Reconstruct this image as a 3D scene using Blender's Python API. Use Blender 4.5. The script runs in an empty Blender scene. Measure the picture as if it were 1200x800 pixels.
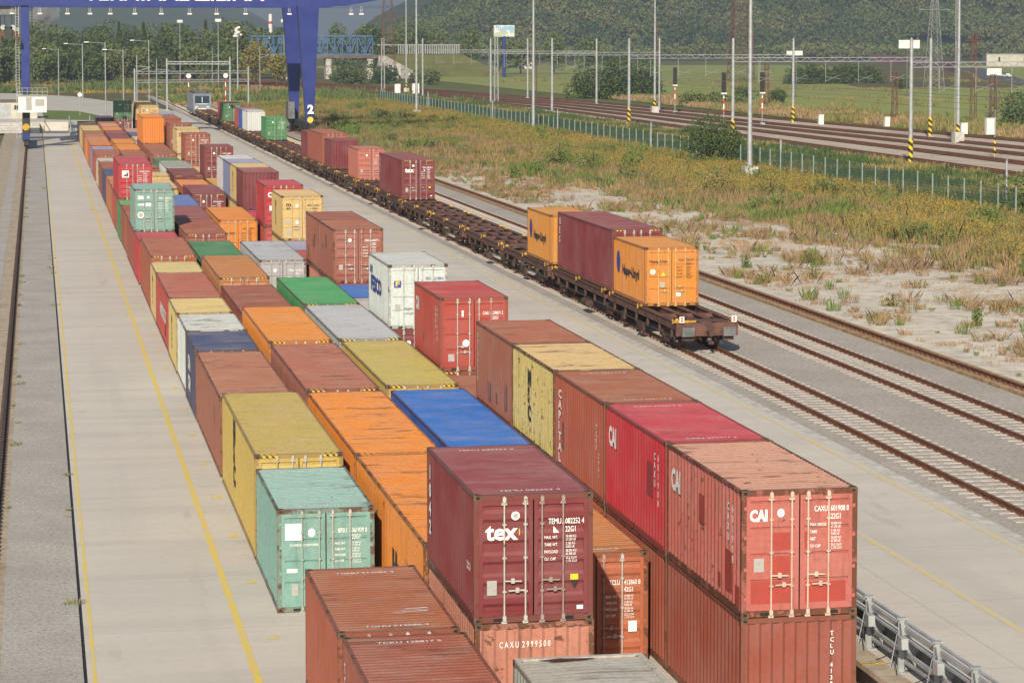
HAZE,SUN,SKY,EXPO=.00020,4.9,.078,.40
import bpy, math, random
import numpy as np
from mathutils import Vector, Matrix
R = math.radians
rng = random.Random(7)
nr = np.random.RandomState(11)
CAM_SCALE, FLOOR_Z = 1., 0.    # scale about the camera and floor level of the part being built
UPPER = (.9087, 1.31)   # rail terrace and background: scaled about the camera, above the container basin
S = bpy.context.scene
COL = S.collection
W, H0, HC = 2.438, 2.591, 2.896

# ------------------------------------------------------------------ mesh builder
class MB:
    def __init__(s): s.v=[]; s.f=[]; s.m=[]; s.sm=[]
    def add(s, vs, fs, mi=0, smooth=False):
        b=len(s.v); s.v.extend(tuple(v) for v in vs)
        for f in fs: s.f.append([b+i for i in f]); s.m.append(mi); s.sm.append(smooth)
    def box(s, x0,y0,z0,x1,y1,z1, mi=0):
        s.add([(x0,y0,z0),(x1,y0,z0),(x1,y1,z0),(x0,y1,z0),(x0,y0,z1),(x1,y0,z1),(x1,y1,z1),(x0,y1,z1)],
              [(0,3,2,1),(4,5,6,7),(0,1,5,4),(1,2,6,5),(2,3,7,6),(3,0,4,7)], mi)
    def bar(s, p, q, a, b=None, mi=0, up=(0,0,1)):
        b=a if b is None else b
        p=Vector(p); q=Vector(q); d=(q-p).normalized(); u=Vector(up)
        if abs(d.dot(u))>.98: u=Vector((0,1,0))
        x=d.cross(u).normalized(); y=x.cross(d)
        vs=[]
        for c in (p,q):
            for sx,sy in ((-1,-1),(1,-1),(1,1),(-1,1)): vs.append(c+x*sx*a/2+y*sy*b/2)
        s.add(vs,[(0,1,2,3),(7,6,5,4),(0,4,5,1),(1,5,6,2),(2,6,7,3),(3,7,4,0)],mi)
    def cyl(s, p, q, r, r2=None, n=10, mi=0, cap=True):
        r2=r if r2 is None else r2
        p=Vector(p); q=Vector(q); d=(q-p).normalized(); u=Vector((0,0,1))
        if abs(d.dot(u))>.98: u=Vector((0,1,0))
        x=d.cross(u).normalized(); y=x.cross(d); vs=[]
        for c,rr in ((p,r),(q,r2)):
            for i in range(n):
                a=2*math.pi*i/n; vs.append(c+x*math.cos(a)*rr+y*math.sin(a)*rr)
        fs=[(i,(i+1)%n,n+(i+1)%n,n+i) for i in range(n)]
        s.add(vs,fs,mi,True)
        if cap: s.add(vs[:n],[tuple(range(n))[::-1]],mi); s.add(vs[n:],[tuple(range(n))],mi)
    def prism(s, poly, axis, a, b, mi=0):
        # poly: list of 2D points in the plane orthogonal to axis, swept from a to b
        n=len(poly); vs=[]
        for c in (a,b):
            for (u,v) in poly:
                vs.append({'x':(c,u,v),'y':(u,c,v),'z':(u,v,c)}[axis])
        s.add(vs,[tuple(range(n)),tuple(range(2*n-1,n-1,-1))]+[(i,(i+1)%n,n+(i+1)%n,n+i) for i in range(n)],mi)
    def strip(s, prof, f0, f1, mi=0):
        # prof: list of params; f0(p),f1(p) -> 3D points; makes a sheet
        vs=[f0(p) for p in prof]+[f1(p) for p in prof]; n=len(prof)
        s.add(vs,[(i,i+1,n+i+1,n+i) for i in range(n-1)],mi)
    def mesh(s, name):
        me=bpy.data.meshes.new(name); me.from_pydata([(a*CAM_SCALE,b*CAM_SCALE,c*CAM_SCALE) for a,b,c in s.v],[],s.f)
        me.polygons.foreach_set('material_index',s.m); me.polygons.foreach_set('use_smooth',s.sm)
        me.update(); return me

def npmesh(name, V, F, mi=None):
    me=bpy.data.meshes.new(name); k=F.shape[1]
    me.vertices.add(len(V)); me.vertices.foreach_set('co',(np.asarray(V)*CAM_SCALE).astype(np.float32).ravel())
    me.loops.add(F.size); me.loops.foreach_set('vertex_index',F.astype(np.int32).ravel())
    me.polygons.add(len(F)); me.polygons.foreach_set('loop_start',np.arange(0,F.size,k,dtype=np.int32))
    try: me.polygons.foreach_set('loop_total',np.full(len(F),k,dtype=np.int32))
    except Exception: pass
    if mi is not None: me.polygons.foreach_set('material_index',mi.astype(np.int32))
    me.update(calc_edges=True); return me

def setm(me, mats):
    if not isinstance(mats,(list,tuple)): mats=[mats]
    if len(me.materials)==0:
        for m in mats: me.materials.append(m)

def link(name, me, mats=None, parent=None, loc=(0,0,0), rz=0, color=None):
    if isinstance(me,MB): me=me.mesh(name)
    if mats is not None: setm(me,mats)
    o=bpy.data.objects.new(name,me); COL.objects.link(o)
    o.location=(loc[0]*CAM_SCALE,loc[1]*CAM_SCALE,loc[2]*CAM_SCALE+(FLOOR_Z if parent is None else 0)); o.rotation_euler=(0,0,rz)
    if parent is not None: o.parent=parent
    if color is not None: o.color=color
    return o
def tag(o,label,cat,group=None):
    o['label']=label; o['category']=cat
    if group: o['group']=group
    return o
def thing(name,label,cat,loc=(0,0,0),rz=0,group=None):
    o=bpy.data.objects.new(name,None); COL.objects.link(o); o.empty_display_size=.3
    o.location=(loc[0]*CAM_SCALE,loc[1]*CAM_SCALE,loc[2]*CAM_SCALE+FLOOR_Z); o.rotation_euler=(0,0,rz); return tag(o,label,cat,group)
def struct(name,me,mats): o=link(name,me,mats); o['kind']='structure'; return o
def stuff(name,me,mats,label,cat,parent=None):
    o=link(name,me,mats,parent); o['kind']='stuff'
    if parent is None: tag(o,label,cat)
    return o
CACHE={}
def cached(key,fn,mats=None):
    if key not in CACHE:
        r=fn(); me=r.mesh(key if isinstance(key,str) else str(key[0])) if isinstance(r,MB) else r
        if mats is not None: setm(me,mats)
        CACHE[key]=me
    return CACHE[key]

# ------------------------------------------------------------------ materials
class NT:
    def __init__(s,name):
        s.m=bpy.data.materials.new(name); s.m.use_nodes=True; s.t=s.m.node_tree; s.n=s.t.nodes; s.b=s.n['Principled BSDF']
        s.tc=None
    def new(s,t,**k):
        n=s.n.new(t)
        for a,b in k.items(): setattr(n,a,b)
        return n
    def put(s,sock,val):
        if hasattr(val,'links') or isinstance(val,bpy.types.NodeSocket): s.t.links.new(val,sock)
        elif isinstance(val,(tuple,list)) and len(val)==3 and sock.type=='RGBA': sock.default_value=(*val,1)
        else: sock.default_value=val
    def coord(s,kind='Object'):
        if s.tc is None: s.tc=s.new('ShaderNodeTexCoord')
        return s.tc.outputs[kind]
    def pos(s): return s.new('ShaderNodeNewGeometry').outputs['Position']
    def mapping(s,vec,scale=(1,1,1),rot=(0,0,0)):
        n=s.new('ShaderNodeMapping'); s.put(n.inputs['Vector'],vec); n.inputs['Scale'].default_value=scale; n.inputs['Rotation'].default_value=rot; return n.outputs[0]
    def noise(s,vec,scale,detail=4,rough=.55,dist=0):
        n=s.new('ShaderNodeTexNoise'); s.put(n.inputs['Vector'],vec); n.inputs['Scale'].default_value=scale; n.inputs['Detail'].default_value=detail
        n.inputs['Roughness'].default_value=rough; n.inputs['Distortion'].default_value=dist; return n.outputs['Fac']
    def voro(s,vec,scale,feature='F1'):
        n=s.new('ShaderNodeTexVoronoi',feature=feature); s.put(n.inputs['Vector'],vec); n.inputs['Scale'].default_value=scale; return n.outputs[0]
    def wave(s,vec,scale,dist=0,dirn='X'):
        n=s.new('ShaderNodeTexWave'); n.bands_direction=dirn; s.put(n.inputs['Vector'],vec); n.inputs['Scale'].default_value=scale; n.inputs['Distortion'].default_value=dist; return n.outputs['Fac']
    def ramp(s,fac,a,b,lo=0.,hi=1.):
        n=s.new('ShaderNodeMapRange',interpolation_type='SMOOTHSTEP'); s.put(n.inputs[0],fac); s.put(n.inputs[1],a); s.put(n.inputs[2],b)
        n.inputs[3].default_value=lo; n.inputs[4].default_value=hi; return n.outputs[0]
    def math(s,op,a,b=0.):
        n=s.new('ShaderNodeMath',operation=op); s.put(n.inputs[0],a); s.put(n.inputs[1],b); return n.outputs[0]
    def mix(s,fac,a,b,blend='MIX'):
        n=s.new('ShaderNodeMix',data_type='RGBA',blend_type=blend); s.put(n.inputs[0],fac); s.put(n.inputs[6],a); s.put(n.inputs[7],b); return n.outputs[2]
    def vadd(s,a,b):
        n=s.new('ShaderNodeVectorMath',operation='ADD'); s.put(n.inputs[0],a); s.put(n.inputs[1],b); return n.outputs[0]
    def sep(s,v):
        n=s.new('ShaderNodeSeparateXYZ'); s.put(n.inputs[0],v); return n.outputs
    def bump(s,h,strength=.3,dist=.02):
        n=s.new('ShaderNodeBump'); s.put(n.inputs['Height'],h); n.inputs['Strength'].default_value=strength; n.inputs['Distance'].default_value=dist
        s.t.links.new(n.outputs[0],s.b.inputs['Normal'])
    def out(s,col,rough=.7,metal=0.,spec=.3):
        s.put(s.b.inputs['Base Color'],col); s.put(s.b.inputs['Roughness'],rough); s.b.inputs['Metallic'].default_value=metal
        s.b.inputs['Specular IOR Level'].default_value=spec; return s.m
def simple(name,a,b=None,scale=3.,rough=.6,metal=0.,spec=.3,lo=.35,hi=.65,detail=5):
    t=NT(name)
    if b is None: b=tuple(c*.75 for c in a)
    oi=t.new('ShaderNodeObjectInfo'); off=t.math('MULTIPLY',oi.outputs['Random'],37.)
    c=t.new('ShaderNodeCombineXYZ'); t.put(c.inputs[0],off); t.put(c.inputs[1],off)
    v=t.vadd(t.coord(),c.outputs[0])
    n=t.noise(v,scale,detail); return t.out(t.mix(t.ramp(n,lo,hi),a,b),rough,metal,spec)

def paint(name,kind):
    t=NT(name); oi=t.new('ShaderNodeObjectInfo')
    off=t.math('MULTIPLY',oi.outputs['Random'],53.)
    c=t.new('ShaderNodeCombineXYZ'); t.put(c.inputs[0],off); t.put(c.inputs[1],off); t.put(c.inputs[2],off)
    v=t.vadd(t.coord(),c.outputs[0]); base=oi.outputs['Color']; wear=oi.outputs['Alpha']
    n1=t.noise(v,.7,4); col=t.mix(t.ramp(n1,.3,.7,.0,.13 if kind=='wall' else .2),base,(.32,.27,.25) if kind!='frame' else (.12,.07,.05))
    fine=t.noise(v,9.,6,.6); col=t.mix(t.ramp(fine,.35,.75,0,.22),col,(.07,.05,.045))
    if kind=='wall':
        st=t.noise(t.mapping(v,(6,6,.45)),1.,6,.6); col=t.mix(t.math('MULTIPLY',t.ramp(st,.5,.78,0,.65),t.math('ADD',wear,.25)),col,(.09,.055,.04))
        sc=t.noise(t.mapping(v,(.5,.5,9.)),1.3,6,.65); col=t.mix(t.ramp(sc,.70,.76,0,.30),col,(.45,.38,.34))
    if kind=='roof':
        st=t.noise(t.mapping(v,(.55,3.6,1)),1.0,8,.68,.35); pm=t.ramp(t.noise(v,.55,3),.42,.62,.15,1.); col=t.mix(t.math('MULTIPLY',t.math('MULTIPLY',t.ramp(st,.53,.61,0,.95),t.math('ADD',t.math('MULTIPLY',wear,1.5),.06)),pm),col,(.07,.047,.036))
        st2=t.noise(t.mapping(v,(.35,9.,1)),1.,7,.68); col=t.mix(t.ramp(st2,.52,.80,0,.26),col,(.11,.08,.06))
        gr=t.math('FRACT',t.math('MULTIPLY',t.math('SUBTRACT',t.sep(t.coord())[1],.18),1/.21)); gl=t.math('MULTIPLY',t.ramp(t.math('ABSOLUTE',t.math('SUBTRACT',gr,.5)),.25,.08,0,.30),t.ramp(fine,.35,.6,.3,1.)); col=t.mix(gl,col,(.12,.085,.065))
        pale=t.noise(t.mapping(v,(.8,2.5,1)),.6,6,.65); col=t.mix(t.ramp(pale,.5,.8,0,.16),col,(.55,.48,.43))
    r=t.noise(v,3.4 if kind!='frame' else 2.2,9,.72)
    thr=t.math('SUBTRACT',.80 if kind!='frame' else .66,t.math('MULTIPLY',wear,.33))
    rust=t.ramp(r,thr,t.math('ADD',thr,.05))
    rc=t.mix(fine,(.12,.045,.018),(.05,.022,.012)); col=t.mix(t.math('MULTIPLY',rust,.85),col,rc)
    t.bump(t.noise(v,1.4,3),.10,.05)
    return t.out(col,t.math('ADD',t.ramp(n1,.3,.7,.42,.62),t.math('MULTIPLY',rust,.25)),0,.32)

M={}
M['wall']=paint('container_paint','wall'); M['roof']=paint('container_roof_paint','roof'); M['frame']=paint('container_frame_paint','frame')
M['dark']=simple('dark_gap',(.012,.011,.010),(.02,.018,.016))
M['cast']=simple('corner_casting_rust',(.085,.045,.028),(.14,.075,.04),9)
M['rod']=simple('galvanised_rod',(.46,.44,.40),(.30,.24,.19),8,.45,.3)
def flat(name,c,rough=.6):
    t=NT(name); n=t.noise(t.coord(),14,6,.65); return t.out(t.mix(t.ramp(n,.50,.72,0,.6),c,tuple(x*.45+.03 for x in c)),rough)
M['lwhite']=flat('lettering_white',(.78,.77,.74)); M['lblack']=flat('lettering_black',(.025,.025,.03)); M['lblue']=flat('lettering_blue',(.03,.05,.26)); M['lyellow']=flat('lettering_yellow',(.75,.5,.03)); M['lgrey']=flat('plate_grey',(.34,.33,.31)); M['lred']=flat('lettering_red',(.6,.06,.05))
M['galv']=simple('galvanised_steel',(.41,.425,.43),(.31,.33,.335),2.,.45,.35)
M['galvd']=simple('grey_steel',(.17,.175,.18),(.11,.115,.12),3.,.5,.3)
M['pole']=simple('weathered_pole',(.33,.34,.335),(.24,.25,.25),2.,.5,.2)
M['rfoot']=simple('rusty_footing',(.36,.25,.14),(.24,.15,.085),2.5,.9)
M['white']=simple('white_paint',(.74,.74,.71),(.58,.58,.55),1.2,.5)
M['concrete_block']=simple('pale_concrete',(.50,.48,.44),(.36,.34,.31),2.,.85)
M['blue']=simple('crane_blue_paint',(.020,.032,.165),(.028,.042,.185),.5,.4)
M['bluelight']=simple('bridge_blue_paint',(.07,.15,.26),(.045,.10,.2),.6,.5)
M['black']=simple('black_paint',(.02,.02,.022),(.035,.033,.03),4,.5)
M['yellow']=simple('yellow_paint',(.56,.34,.025),(.30,.17,.03),5,.6)
M['red']=simple('red_paint',(.52,.035,.025),(.38,.03,.02),4,.5)
M['rustred']=simple('rusty_steel',(.16,.075,.05),(.08,.042,.03),5,.8)
M['wagon']=simple('wagon_brown_steel',(.135,.062,.046),(.065,.036,.028),2.5,.75)
M['wagond']=simple('bogie_dark_steel',(.035,.026,.021),(.075,.042,.028),3.,.75)
M['railsteel']=simple('rail_rust',(.20,.085,.048),(.125,.055,.034),4,.65)
M['glass']=simple('dark_glass',(.02,.03,.04),(.03,.045,.055),1.,.08,0,.6)
M['loco']=simple('locomotive_grey_blue',(.21,.235,.27),(.16,.18,.21),.8,.4)
M['bark']=simple('bark',(.10,.07,.05),(.05,.038,.03),6,.9)
M['lamp']=simple('lamp_housing_white',(.7,.7,.68),(.55,.55,.53),3,.4)
M['pale']=simple('pale_render',(.52,.48,.40),(.42,.39,.33),.7,.8)
M['pink']=simple('dusty_pink_cladding',(.45,.20,.20),(.36,.17,.17),.3,.7)
M['tile']=simple('dark_roofing',(.10,.08,.075),(.16,.12,.10),.5,.8)
t=NT('hazard_bands'); w=t.sep(t.coord())[2]; x=t.sep(t.coord())[0]
s_=t.math('FRACT',t.math('MULTIPLY',t.math('ADD',w,t.math('MULTIPLY',x,.8)),1.35)); M['hazard']=t.out(t.mix(t.ramp(s_,.48,.52),(.66,.44,.02),(.018,.018,.018)),.55)
t=NT('red_white_bands'); w=t.sep(t.coord())[2]; s_=t.math('FRACT',t.math('MULTIPLY',w,.62)); M['redwhite']=t.out(t.mix(t.ramp(s_,.48,.52),(.62,.05,.03),(.75,.75,.72)),.5)
t=NT('edge_hazard_stripes'); c=t.sep(t.coord()); s_=t.math('FRACT',t.math('MULTIPLY',t.math('ADD',c[0],c[2]),6.)); M['stripe']=t.out(t.mix(t.ramp(s_,.45,.55),(.66,.44,.02),(.02,.02,.02)),.55)
# ground surfaces
def ground_mats():
    t=NT('yard_concrete'); p=t.pos()
    n=t.noise(p,.12,5); b=t.noise(t.mapping(p,(.05,.7,1)),1.,5,.6); f=t.noise(p,3.5,7,.65)
    col=t.mix(t.ramp(n,.3,.7),(.53,.49,.43),(.475,.445,.40)); col=t.mix(t.ramp(b,.42,.75,0,.7),col,(.40,.38,.35)); wt=t.noise(t.mapping(p,(.55,.03,1)),1.,7,.62,.3); col=t.mix(t.ramp(wt,.50,.75,0,.30),col,(.33,.31,.285)); pt=t.noise(p,.45,7,.7); col=t.mix(t.ramp(pt,.60,.68,0,.28),col,(.30,.28,.255)); col=t.mix(t.ramp(f,.45,.75,0,.25),col,(.34,.31,.28))
    y=t.sep(p); j=t.math('FRACT',t.math('MULTIPLY',y[1],1/6.)); jx=t.math('FRACT',t.math('MULTIPLY',y[0],1/6.6))
    jl=t.math('MAXIMUM',t.math('LESS_THAN',j,.006),t.math('LESS_THAN',jx,.006)); col=t.mix(t.math('MULTIPLY',jl,.32),col,(.16,.15,.14))
    oil=t.noise(t.mapping(p,(.8,.12,1)),.8,6,.6); col=t.mix(t.ramp(oil,.60,.72,0,.30),col,(.2,.19,.18))
    t.bump(f,.2,.01); M['yard']=t.out(col,.85,0,.2)
    t=NT('fine_gravel'); p=t.pos(); v=t.voro(p,16.); n=t.noise(p,.35,5); f=t.noise(p,9,6,.7)
    col=t.mix(t.ramp(n,.3,.7),(.34,.32,.295),(.41,.39,.36)); col=t.mix(t.ramp(f,.40,.72,0,.75),col,(.19,.178,.165)); col=t.mix(t.ramp(v,.0,.3,.3,0),col,(.5,.48,.45))
    t.bump(v,.5,.02); M['gravel']=t.out(col,.95,0,.1)
    t=NT('track_ballast'); p=t.pos(); v=t.voro(p,9.); n=t.noise(p,.3,5); f=t.noise(p,6,6,.7)
    col=t.mix(t.ramp(n,.3,.7),(.345,.312,.28),(.40,.365,.33)); col=t.mix(t.ramp(f,.4,.7,0,.6),col,(.19,.168,.15)); t.bump(v,.7,.04); M['ballast']=t.out(col,.95,0,.1)
    t=NT('pale_ballast'); p=t.pos(); f=t.noise(p,2.5,7,.75); n=t.noise(p,.2,4)
    col=t.mix(t.ramp(f,.35,.7),(.52,.44,.355),(.35,.285,.225)); col=t.mix(t.ramp(n,.45,.75,0,.5),col,(.22,.16,.11)); M['pballast']=t.out(col,.95,0,.1)
    t=NT('brown_track_bed'); p=t.pos(); f=t.noise(p,2.5,7,.75); M['bballast']=t.out(t.mix(t.ramp(f,.35,.7),(.27,.155,.095),(.16,.095,.06)),.95,0,.1)
    t=NT('waste_ground'); p=t.pos(); x=t.sep(p)
    big=t.noise(p,.055,6,.6); f=t.noise(p,1.1,8,.72); g=t.noise(p,.32,6,.65)
    pale=t.mix(t.ramp(f,.35,.7),(.58,.53,.455),(.39,.345,.285))
    soil=t.mix(f,(.25,.195,.12),(.14,.13,.065))
    e=t.ramp(x[0],46.,66.,0,.42); e2=t.ramp(x[1],215.,300.,0,.42)
    m_=t.ramp(t.math('ADD',t.math('ADD',g,t.math('MULTIPLY',big,.3)),t.math('ADD',e,e2)),.72,.90); t.bump(f,.4,.05)
    M['waste']=t.out(t.mix(m_,pale,soil),.95,0,.1)
    t=NT('field_ground'); p=t.pos(); a=t.noise(t.mapping(p,(.35,1,1)),.018,6,.6); f=t.noise(p,.35,7,.7); b=t.noise(t.mapping(p,(1,.25,1)),.05,5,.6)
    col=t.mix(t.ramp(a,.35,.65),(.10,.135,.038),(.135,.13,.05)); col=t.mix(t.ramp(b,.45,.7,0,.8),col,(.15,.105,.05)); col=t.mix(t.ramp(f,.4,.75,0,.6),col,(.06,.07,.025))
    M['field']=t.out(col,.95,0,.1)
    t=NT('grass_verge'); p=t.pos(); f=t.noise(p,2.,7,.7); a=t.noise(p,.1,4); col=t.mix(t.ramp(f,.3,.7),(.09,.165,.035),(.14,.175,.055)); col=t.mix(t.ramp(t.noise(p,.35,6,.7),.45,.75,0,.6),col,(.19,.17,.08)); M['verge']=t.out(col,.95,0,.1)
    t=NT('meadow'); p=t.pos(); f=t.noise(t.mapping(p,(.3,1,1)),.06,6,.65); g=t.noise(p,.6,6,.7); col=t.mix(t.ramp(f,.3,.7),(.20,.265,.06),(.27,.255,.09)); col=t.mix(t.ramp(g,.5,.8,0,.4),col,(.07,.085,.03)); M['meadow']=t.out(col,.95,0,.1)
    t=NT('scrub_soil'); p=t.pos(); f=t.noise(p,.25,7,.7); a=t.noise(p,.03,4); col=t.mix(t.ramp(a,.35,.65),(.17,.115,.055),(.10,.10,.04)); col=t.mix(t.ramp(f,.4,.75,0,.7),col,(.055,.06,.025)); M['scrub']=t.out(col,.95,0,.1)
    t=NT('asphalt'); p=t.pos(); f=t.noise(p,1.5,6,.7); M['asphalt']=t.out(t.mix(f,(.085,.085,.085),(.12,.118,.115)),.9,0,.2)
    t=NT('road_concrete'); p=t.pos(); f=t.noise(p,.5,6,.65); M['roadc']=t.out(t.mix(t.ramp(f,.3,.7),(.47,.445,.39),(.40,.375,.33)),.9,0,.2)
    t=NT('rail_footing'); p=t.pos(); f=t.noise(p,2.5,7,.65); b=t.noise(t.mapping(p,(1.5,.5,1)),.8,5)
    col=t.mix(t.ramp(f,.35,.7),(.40,.34,.26),(.27,.22,.165)); col=t.mix(t.ramp(b,.45,.75,0,.5),col,(.21,.13,.075)); M['footing']=t.out(col,.9,0,.2)
    t=NT('line_paint'); p=t.pos(); f=t.noise(p,5,7,.7); g=t.noise(p,.6,4)
    M['line']=t.out(t.mix(t.ramp(t.math('ADD',f,t.math('MULTIPLY',g,.4)),.60,.86),(.64,.47,.07),(.50,.445,.30)),.7,0,.2)
    t=NT('forest_hill_soil'); p=t.pos(); f=t.noise(p,.05,6,.6); g=t.noise(p,.012,4)
    col=t.mix(t.ramp(f,.35,.65),(.035,.055,.022),(.055,.068,.026)); col=t.mix(t.ramp(g,.55,.75,0,.5),col,(.11,.10,.05)); M['hill']=t.out(col,.95,0,.05)
    t=NT('far_mountain_forest'); p=t.pos(); f=t.noise(p,.012,8,.65); g=t.noise(p,.002,5); col=t.mix(t.ramp(f,.35,.65),(.03,.05,.022),(.06,.075,.03)); col=t.mix(t.ramp(g,.5,.7,0,.4),col,(.08,.09,.035)); M['mount']=t.out(col,.95,0,.05)
ground_mats()
t=NT('faded_line_paint'); p=t.pos(); f=t.noise(p,5,7,.7); g=t.noise(p,.6,4); M['fline']=t.out(t.mix(t.ramp(t.math('ADD',f,t.math('MULTIPLY',g,.4)),.55,.85),(.58,.47,.17),(.49,.45,.37)),.7,0,.2)
def leafmat(name,a,b,c=None,scale=.5):
    t=NT(name); p=t.pos(); n=t.noise(p,scale,4,.6); oi=t.new('ShaderNodeObjectInfo')
    col=t.mix(t.ramp(n,.32,.68),a,b); col=t.mix(t.math('MULTIPLY',oi.outputs['Random'],.5),col,c or a)
    t.b.inputs['Subsurface Weight'].default_value=0
    return t.out(col,.75,0,.15)
M['leafd']=leafmat('foliage_dark',(.046,.075,.026),(.085,.115,.038),(.06,.095,.03))
M['leafm']=leafmat('foliage_mid',(.075,.115,.036),(.12,.15,.05),(.13,.135,.045))
M['leafy']=leafmat('foliage_yellowing',(.24,.19,.04),(.15,.15,.04),(.19,.16,.04))
M['leafg']=leafmat('weed_green',(.10,.155,.036),(.155,.185,.05))
M['gold']=leafmat('goldenrod',(.38,.245,.035),(.23,.19,.045),(.33,.22,.04),.10)
M['dry']=leafmat('dry_grass',(.34,.215,.12),(.21,.135,.08),(.33,.25,.13),.16)
M['drygreen']=leafmat('olive_grass',(.135,.14,.045),(.25,.195,.075),(.18,.165,.06),.13)
M['hillleaf']=leafmat('hill_foliage',(.040,.066,.023),(.105,.13,.042),(.07,.10,.034),.022)
M['hillleaf2']=leafmat('hill_foliage_light',(.09,.125,.04),(.15,.14,.052),(.11,.13,.042),.02)
# ------------------------------------------------------------------ setting
def sheet(name, poly, z, mat, depth=None):
    mb=MB()
    if depth: mb.prism(poly,'z',z-depth,z)
    else: mb.add([(x,y,z) for x,y in poly],[tuple(range(len(poly)))])
    return struct(name,mb,[mat])
def rect(x0,y0,x1,y1): return [(x0,y0),(x1,y0),(x1,y1),(x0,y1)]
BX,BY=17.2,396.   # the basin where the containers stand ends at these walls
sheet('ground',rect(-2600,-200,BX,BY),-.36,M['field'])
sheet('container_yard',rect(.98,-5,BX-.3,BY-.3),0,M['yard'],.3)
sheet('gravel_strip',rect(-.95,-5,.90,BY-.3),-.02,M['gravel'])
sheet('drain_slot',rect(.90,-5,.98,BY-.3),-.05,M['dark'])
sheet('rail_footing',rect(-2.1,-5,-.95,BY-.3),-.03,M['footing'],.3)
sheet('cable_channel',rect(-2.9,-5,-2.1,380),-.02,M['gravel'],.3)
sheet('service_path',rect(-4.7,-5,-2.9,BY-.3),-.03,M['footing'],.3)
sheet('grass_verge',rect(-45,60,-4.7,352),-.05,M['verge'],.25)
Z1=UPPER[1]
sheet('upper_ground',rect(BX,-200,5800,11800),Z1-.33,M['field']); sheet('upper_ground',rect(-2600,BY,BX,11800),Z1-.33,M['field'])
sheet('train_roadway',rect(BX-.3,-5,24.78,BY),Z1,M['yard'],1.65); sheet('train_roadway',rect(-60,BY-.3,24.78,BY+40),Z1-.004,M['yard'],1.65)
sheet('track_bed',rect(24.78,-5,35.44,582),Z1-.17,M['ballast'])
sheet('rail_footing',rect(35.44,-5,36.62,582),Z1-.05,M['rfoot'],.3)
CAM_SCALE,FLOOR_Z=UPPER
sheet('access_road',[(-4.5,500),(-4.5,481),(27.1,481),(27.1,500),(20,560),(9,632),(-6,670),(-20,670),(-20,540)],-.06,M['roadc'])
sheet('grass_verge',[(1.5,450),(13,441),(14.5,446),(8,500),(1,508)],.02,M['verge'])
sheet('meadow',rect(136,300,1000,1330),-.25,M['meadow'])
sheet('scrubland',[(-300,560),(-20,540),(27,560),(40,640),(98,600),(105,1000),(-300,1000)],-.28,M['scrub'])
# waste ground with gentle relief
xs=np.linspace(40.3,99,60); ys=np.linspace(-5,700,240); X,Y=np.meshgrid(xs,ys); Z=-.12+.10*np.sin(X*.31+Y*.07)*np.sin(Y*.11)+nr.rand(*X.shape)*.05; Z[:,0]=-.1
V=np.stack([X,Y,Z],-1).reshape(-1,3); n=len(xs); i=np.arange((len(ys)-1)*(n-1)); a=(i//(n-1))*n+i%(n-1)
struct('waste_ground',npmesh('waste_ground',V,np.stack([a,a+1,a+n+1,a+n],-1)),[M['waste']])
# painted lines
CAM_SCALE,FLOOR_Z=1.,0.
def line(mb,x0,x1,y0,y1): mb.add([(x0,y0,.004),(x1,y0,.004),(x1,y1,.004),(x0,y1,.004)],[(0,1,2,3)])
mb=MB(); line(mb,1.10,1.19,-5,390); line(mb,4.62,4.80,-5,390)
for k in range(40):
    y=40+6.22*k; line(mb,5.22,5.55,y,y+.16); line(mb,5.40,5.55,y+.17,y+.5); None
struct('painted_lines',mb,[M['line']])
FLOOR_Z=Z1
mb=MB(); line(mb,24.35,24.50,-5,390); line(mb,21.0,21.16,-5,390); struct('painted_lines',mb,[M['fline']])
# tracks beside the yard
def rail_box(mb,x,y0,y1,ztop=0.,w=.072):
    mb.box(x-w/2,y0,ztop-.045,x+w/2,y1,ztop,0); mb.box(x-.01,y0,ztop-.14,x+.01,y1,ztop-.045,0); mb.box(x-.075,y0,ztop-.155,x+.075,y1,ztop-.14,0)
M['slp']=simple('sleeper_concrete',(.44,.40,.35),(.35,.315,.275),3,.9)
for cx in (27.33,32.35):
    mb=MB()
    for s in (-1,1): rail_box(mb,cx+s*.755,-5,582)
    struct('railway_rails',mb,[M['railsteel']])
    mb=MB(); y=20.
    while y<540:
        e=rng.uniform(-.02,.02)
        for s in (-1,1): mb.prism([(y+e,-.25),(y+e+.26,-.25),(y+e+.235,-.150),(y+e+.025,-.150)],'x',cx+s*.12+e,cx+s*1.30+e)
        mb.prism([(y+e+.02,-.25),(y+e+.24,-.25),(y+e+.22,-.162),(y+e+.04,-.162)],'x',cx-.12,cx+.12)
        for s in (-.755,.755): mb.box(cx+s-.15,y+.06,-.150,cx+s-.085,y+.2,-.118,1); mb.box(cx+s+.085,y+.06,-.150,cx+s+.15,y+.2,-.118,1)
        y+=.62
    struct('railway_sleepers',mb,[M['slp'],M['railsteel']])
# crane rails with chairs
for cx,dz,y1 in ((-1.30,0.,395.),(35.9,Z1,582.)):
    FLOOR_Z=dz; mb=MB(); rail_box(mb,cx,-5,y1,.12,.10); y=20.
    while y<390:
        mb.box(cx-.17,y,-.03,cx-.08,y+.2,.02); mb.box(cx+.08,y,-.03,cx+.17,y+.2,.02); y+=.6
    struct('crane_rail',mb,[M['wagond'] if cx<0 else M['railsteel']])
# kerb between roadway and track bed
FLOOR_Z=Z1; mb=MB(); y=-5.
while y<390: mb.box(24.80,y,-.3,25.2,y+2.98,-.035); y+=3.0
struct('yard_kerb',mb,[M['concrete_block']])
CAM_SCALE,FLOOR_Z=UPPER
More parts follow.
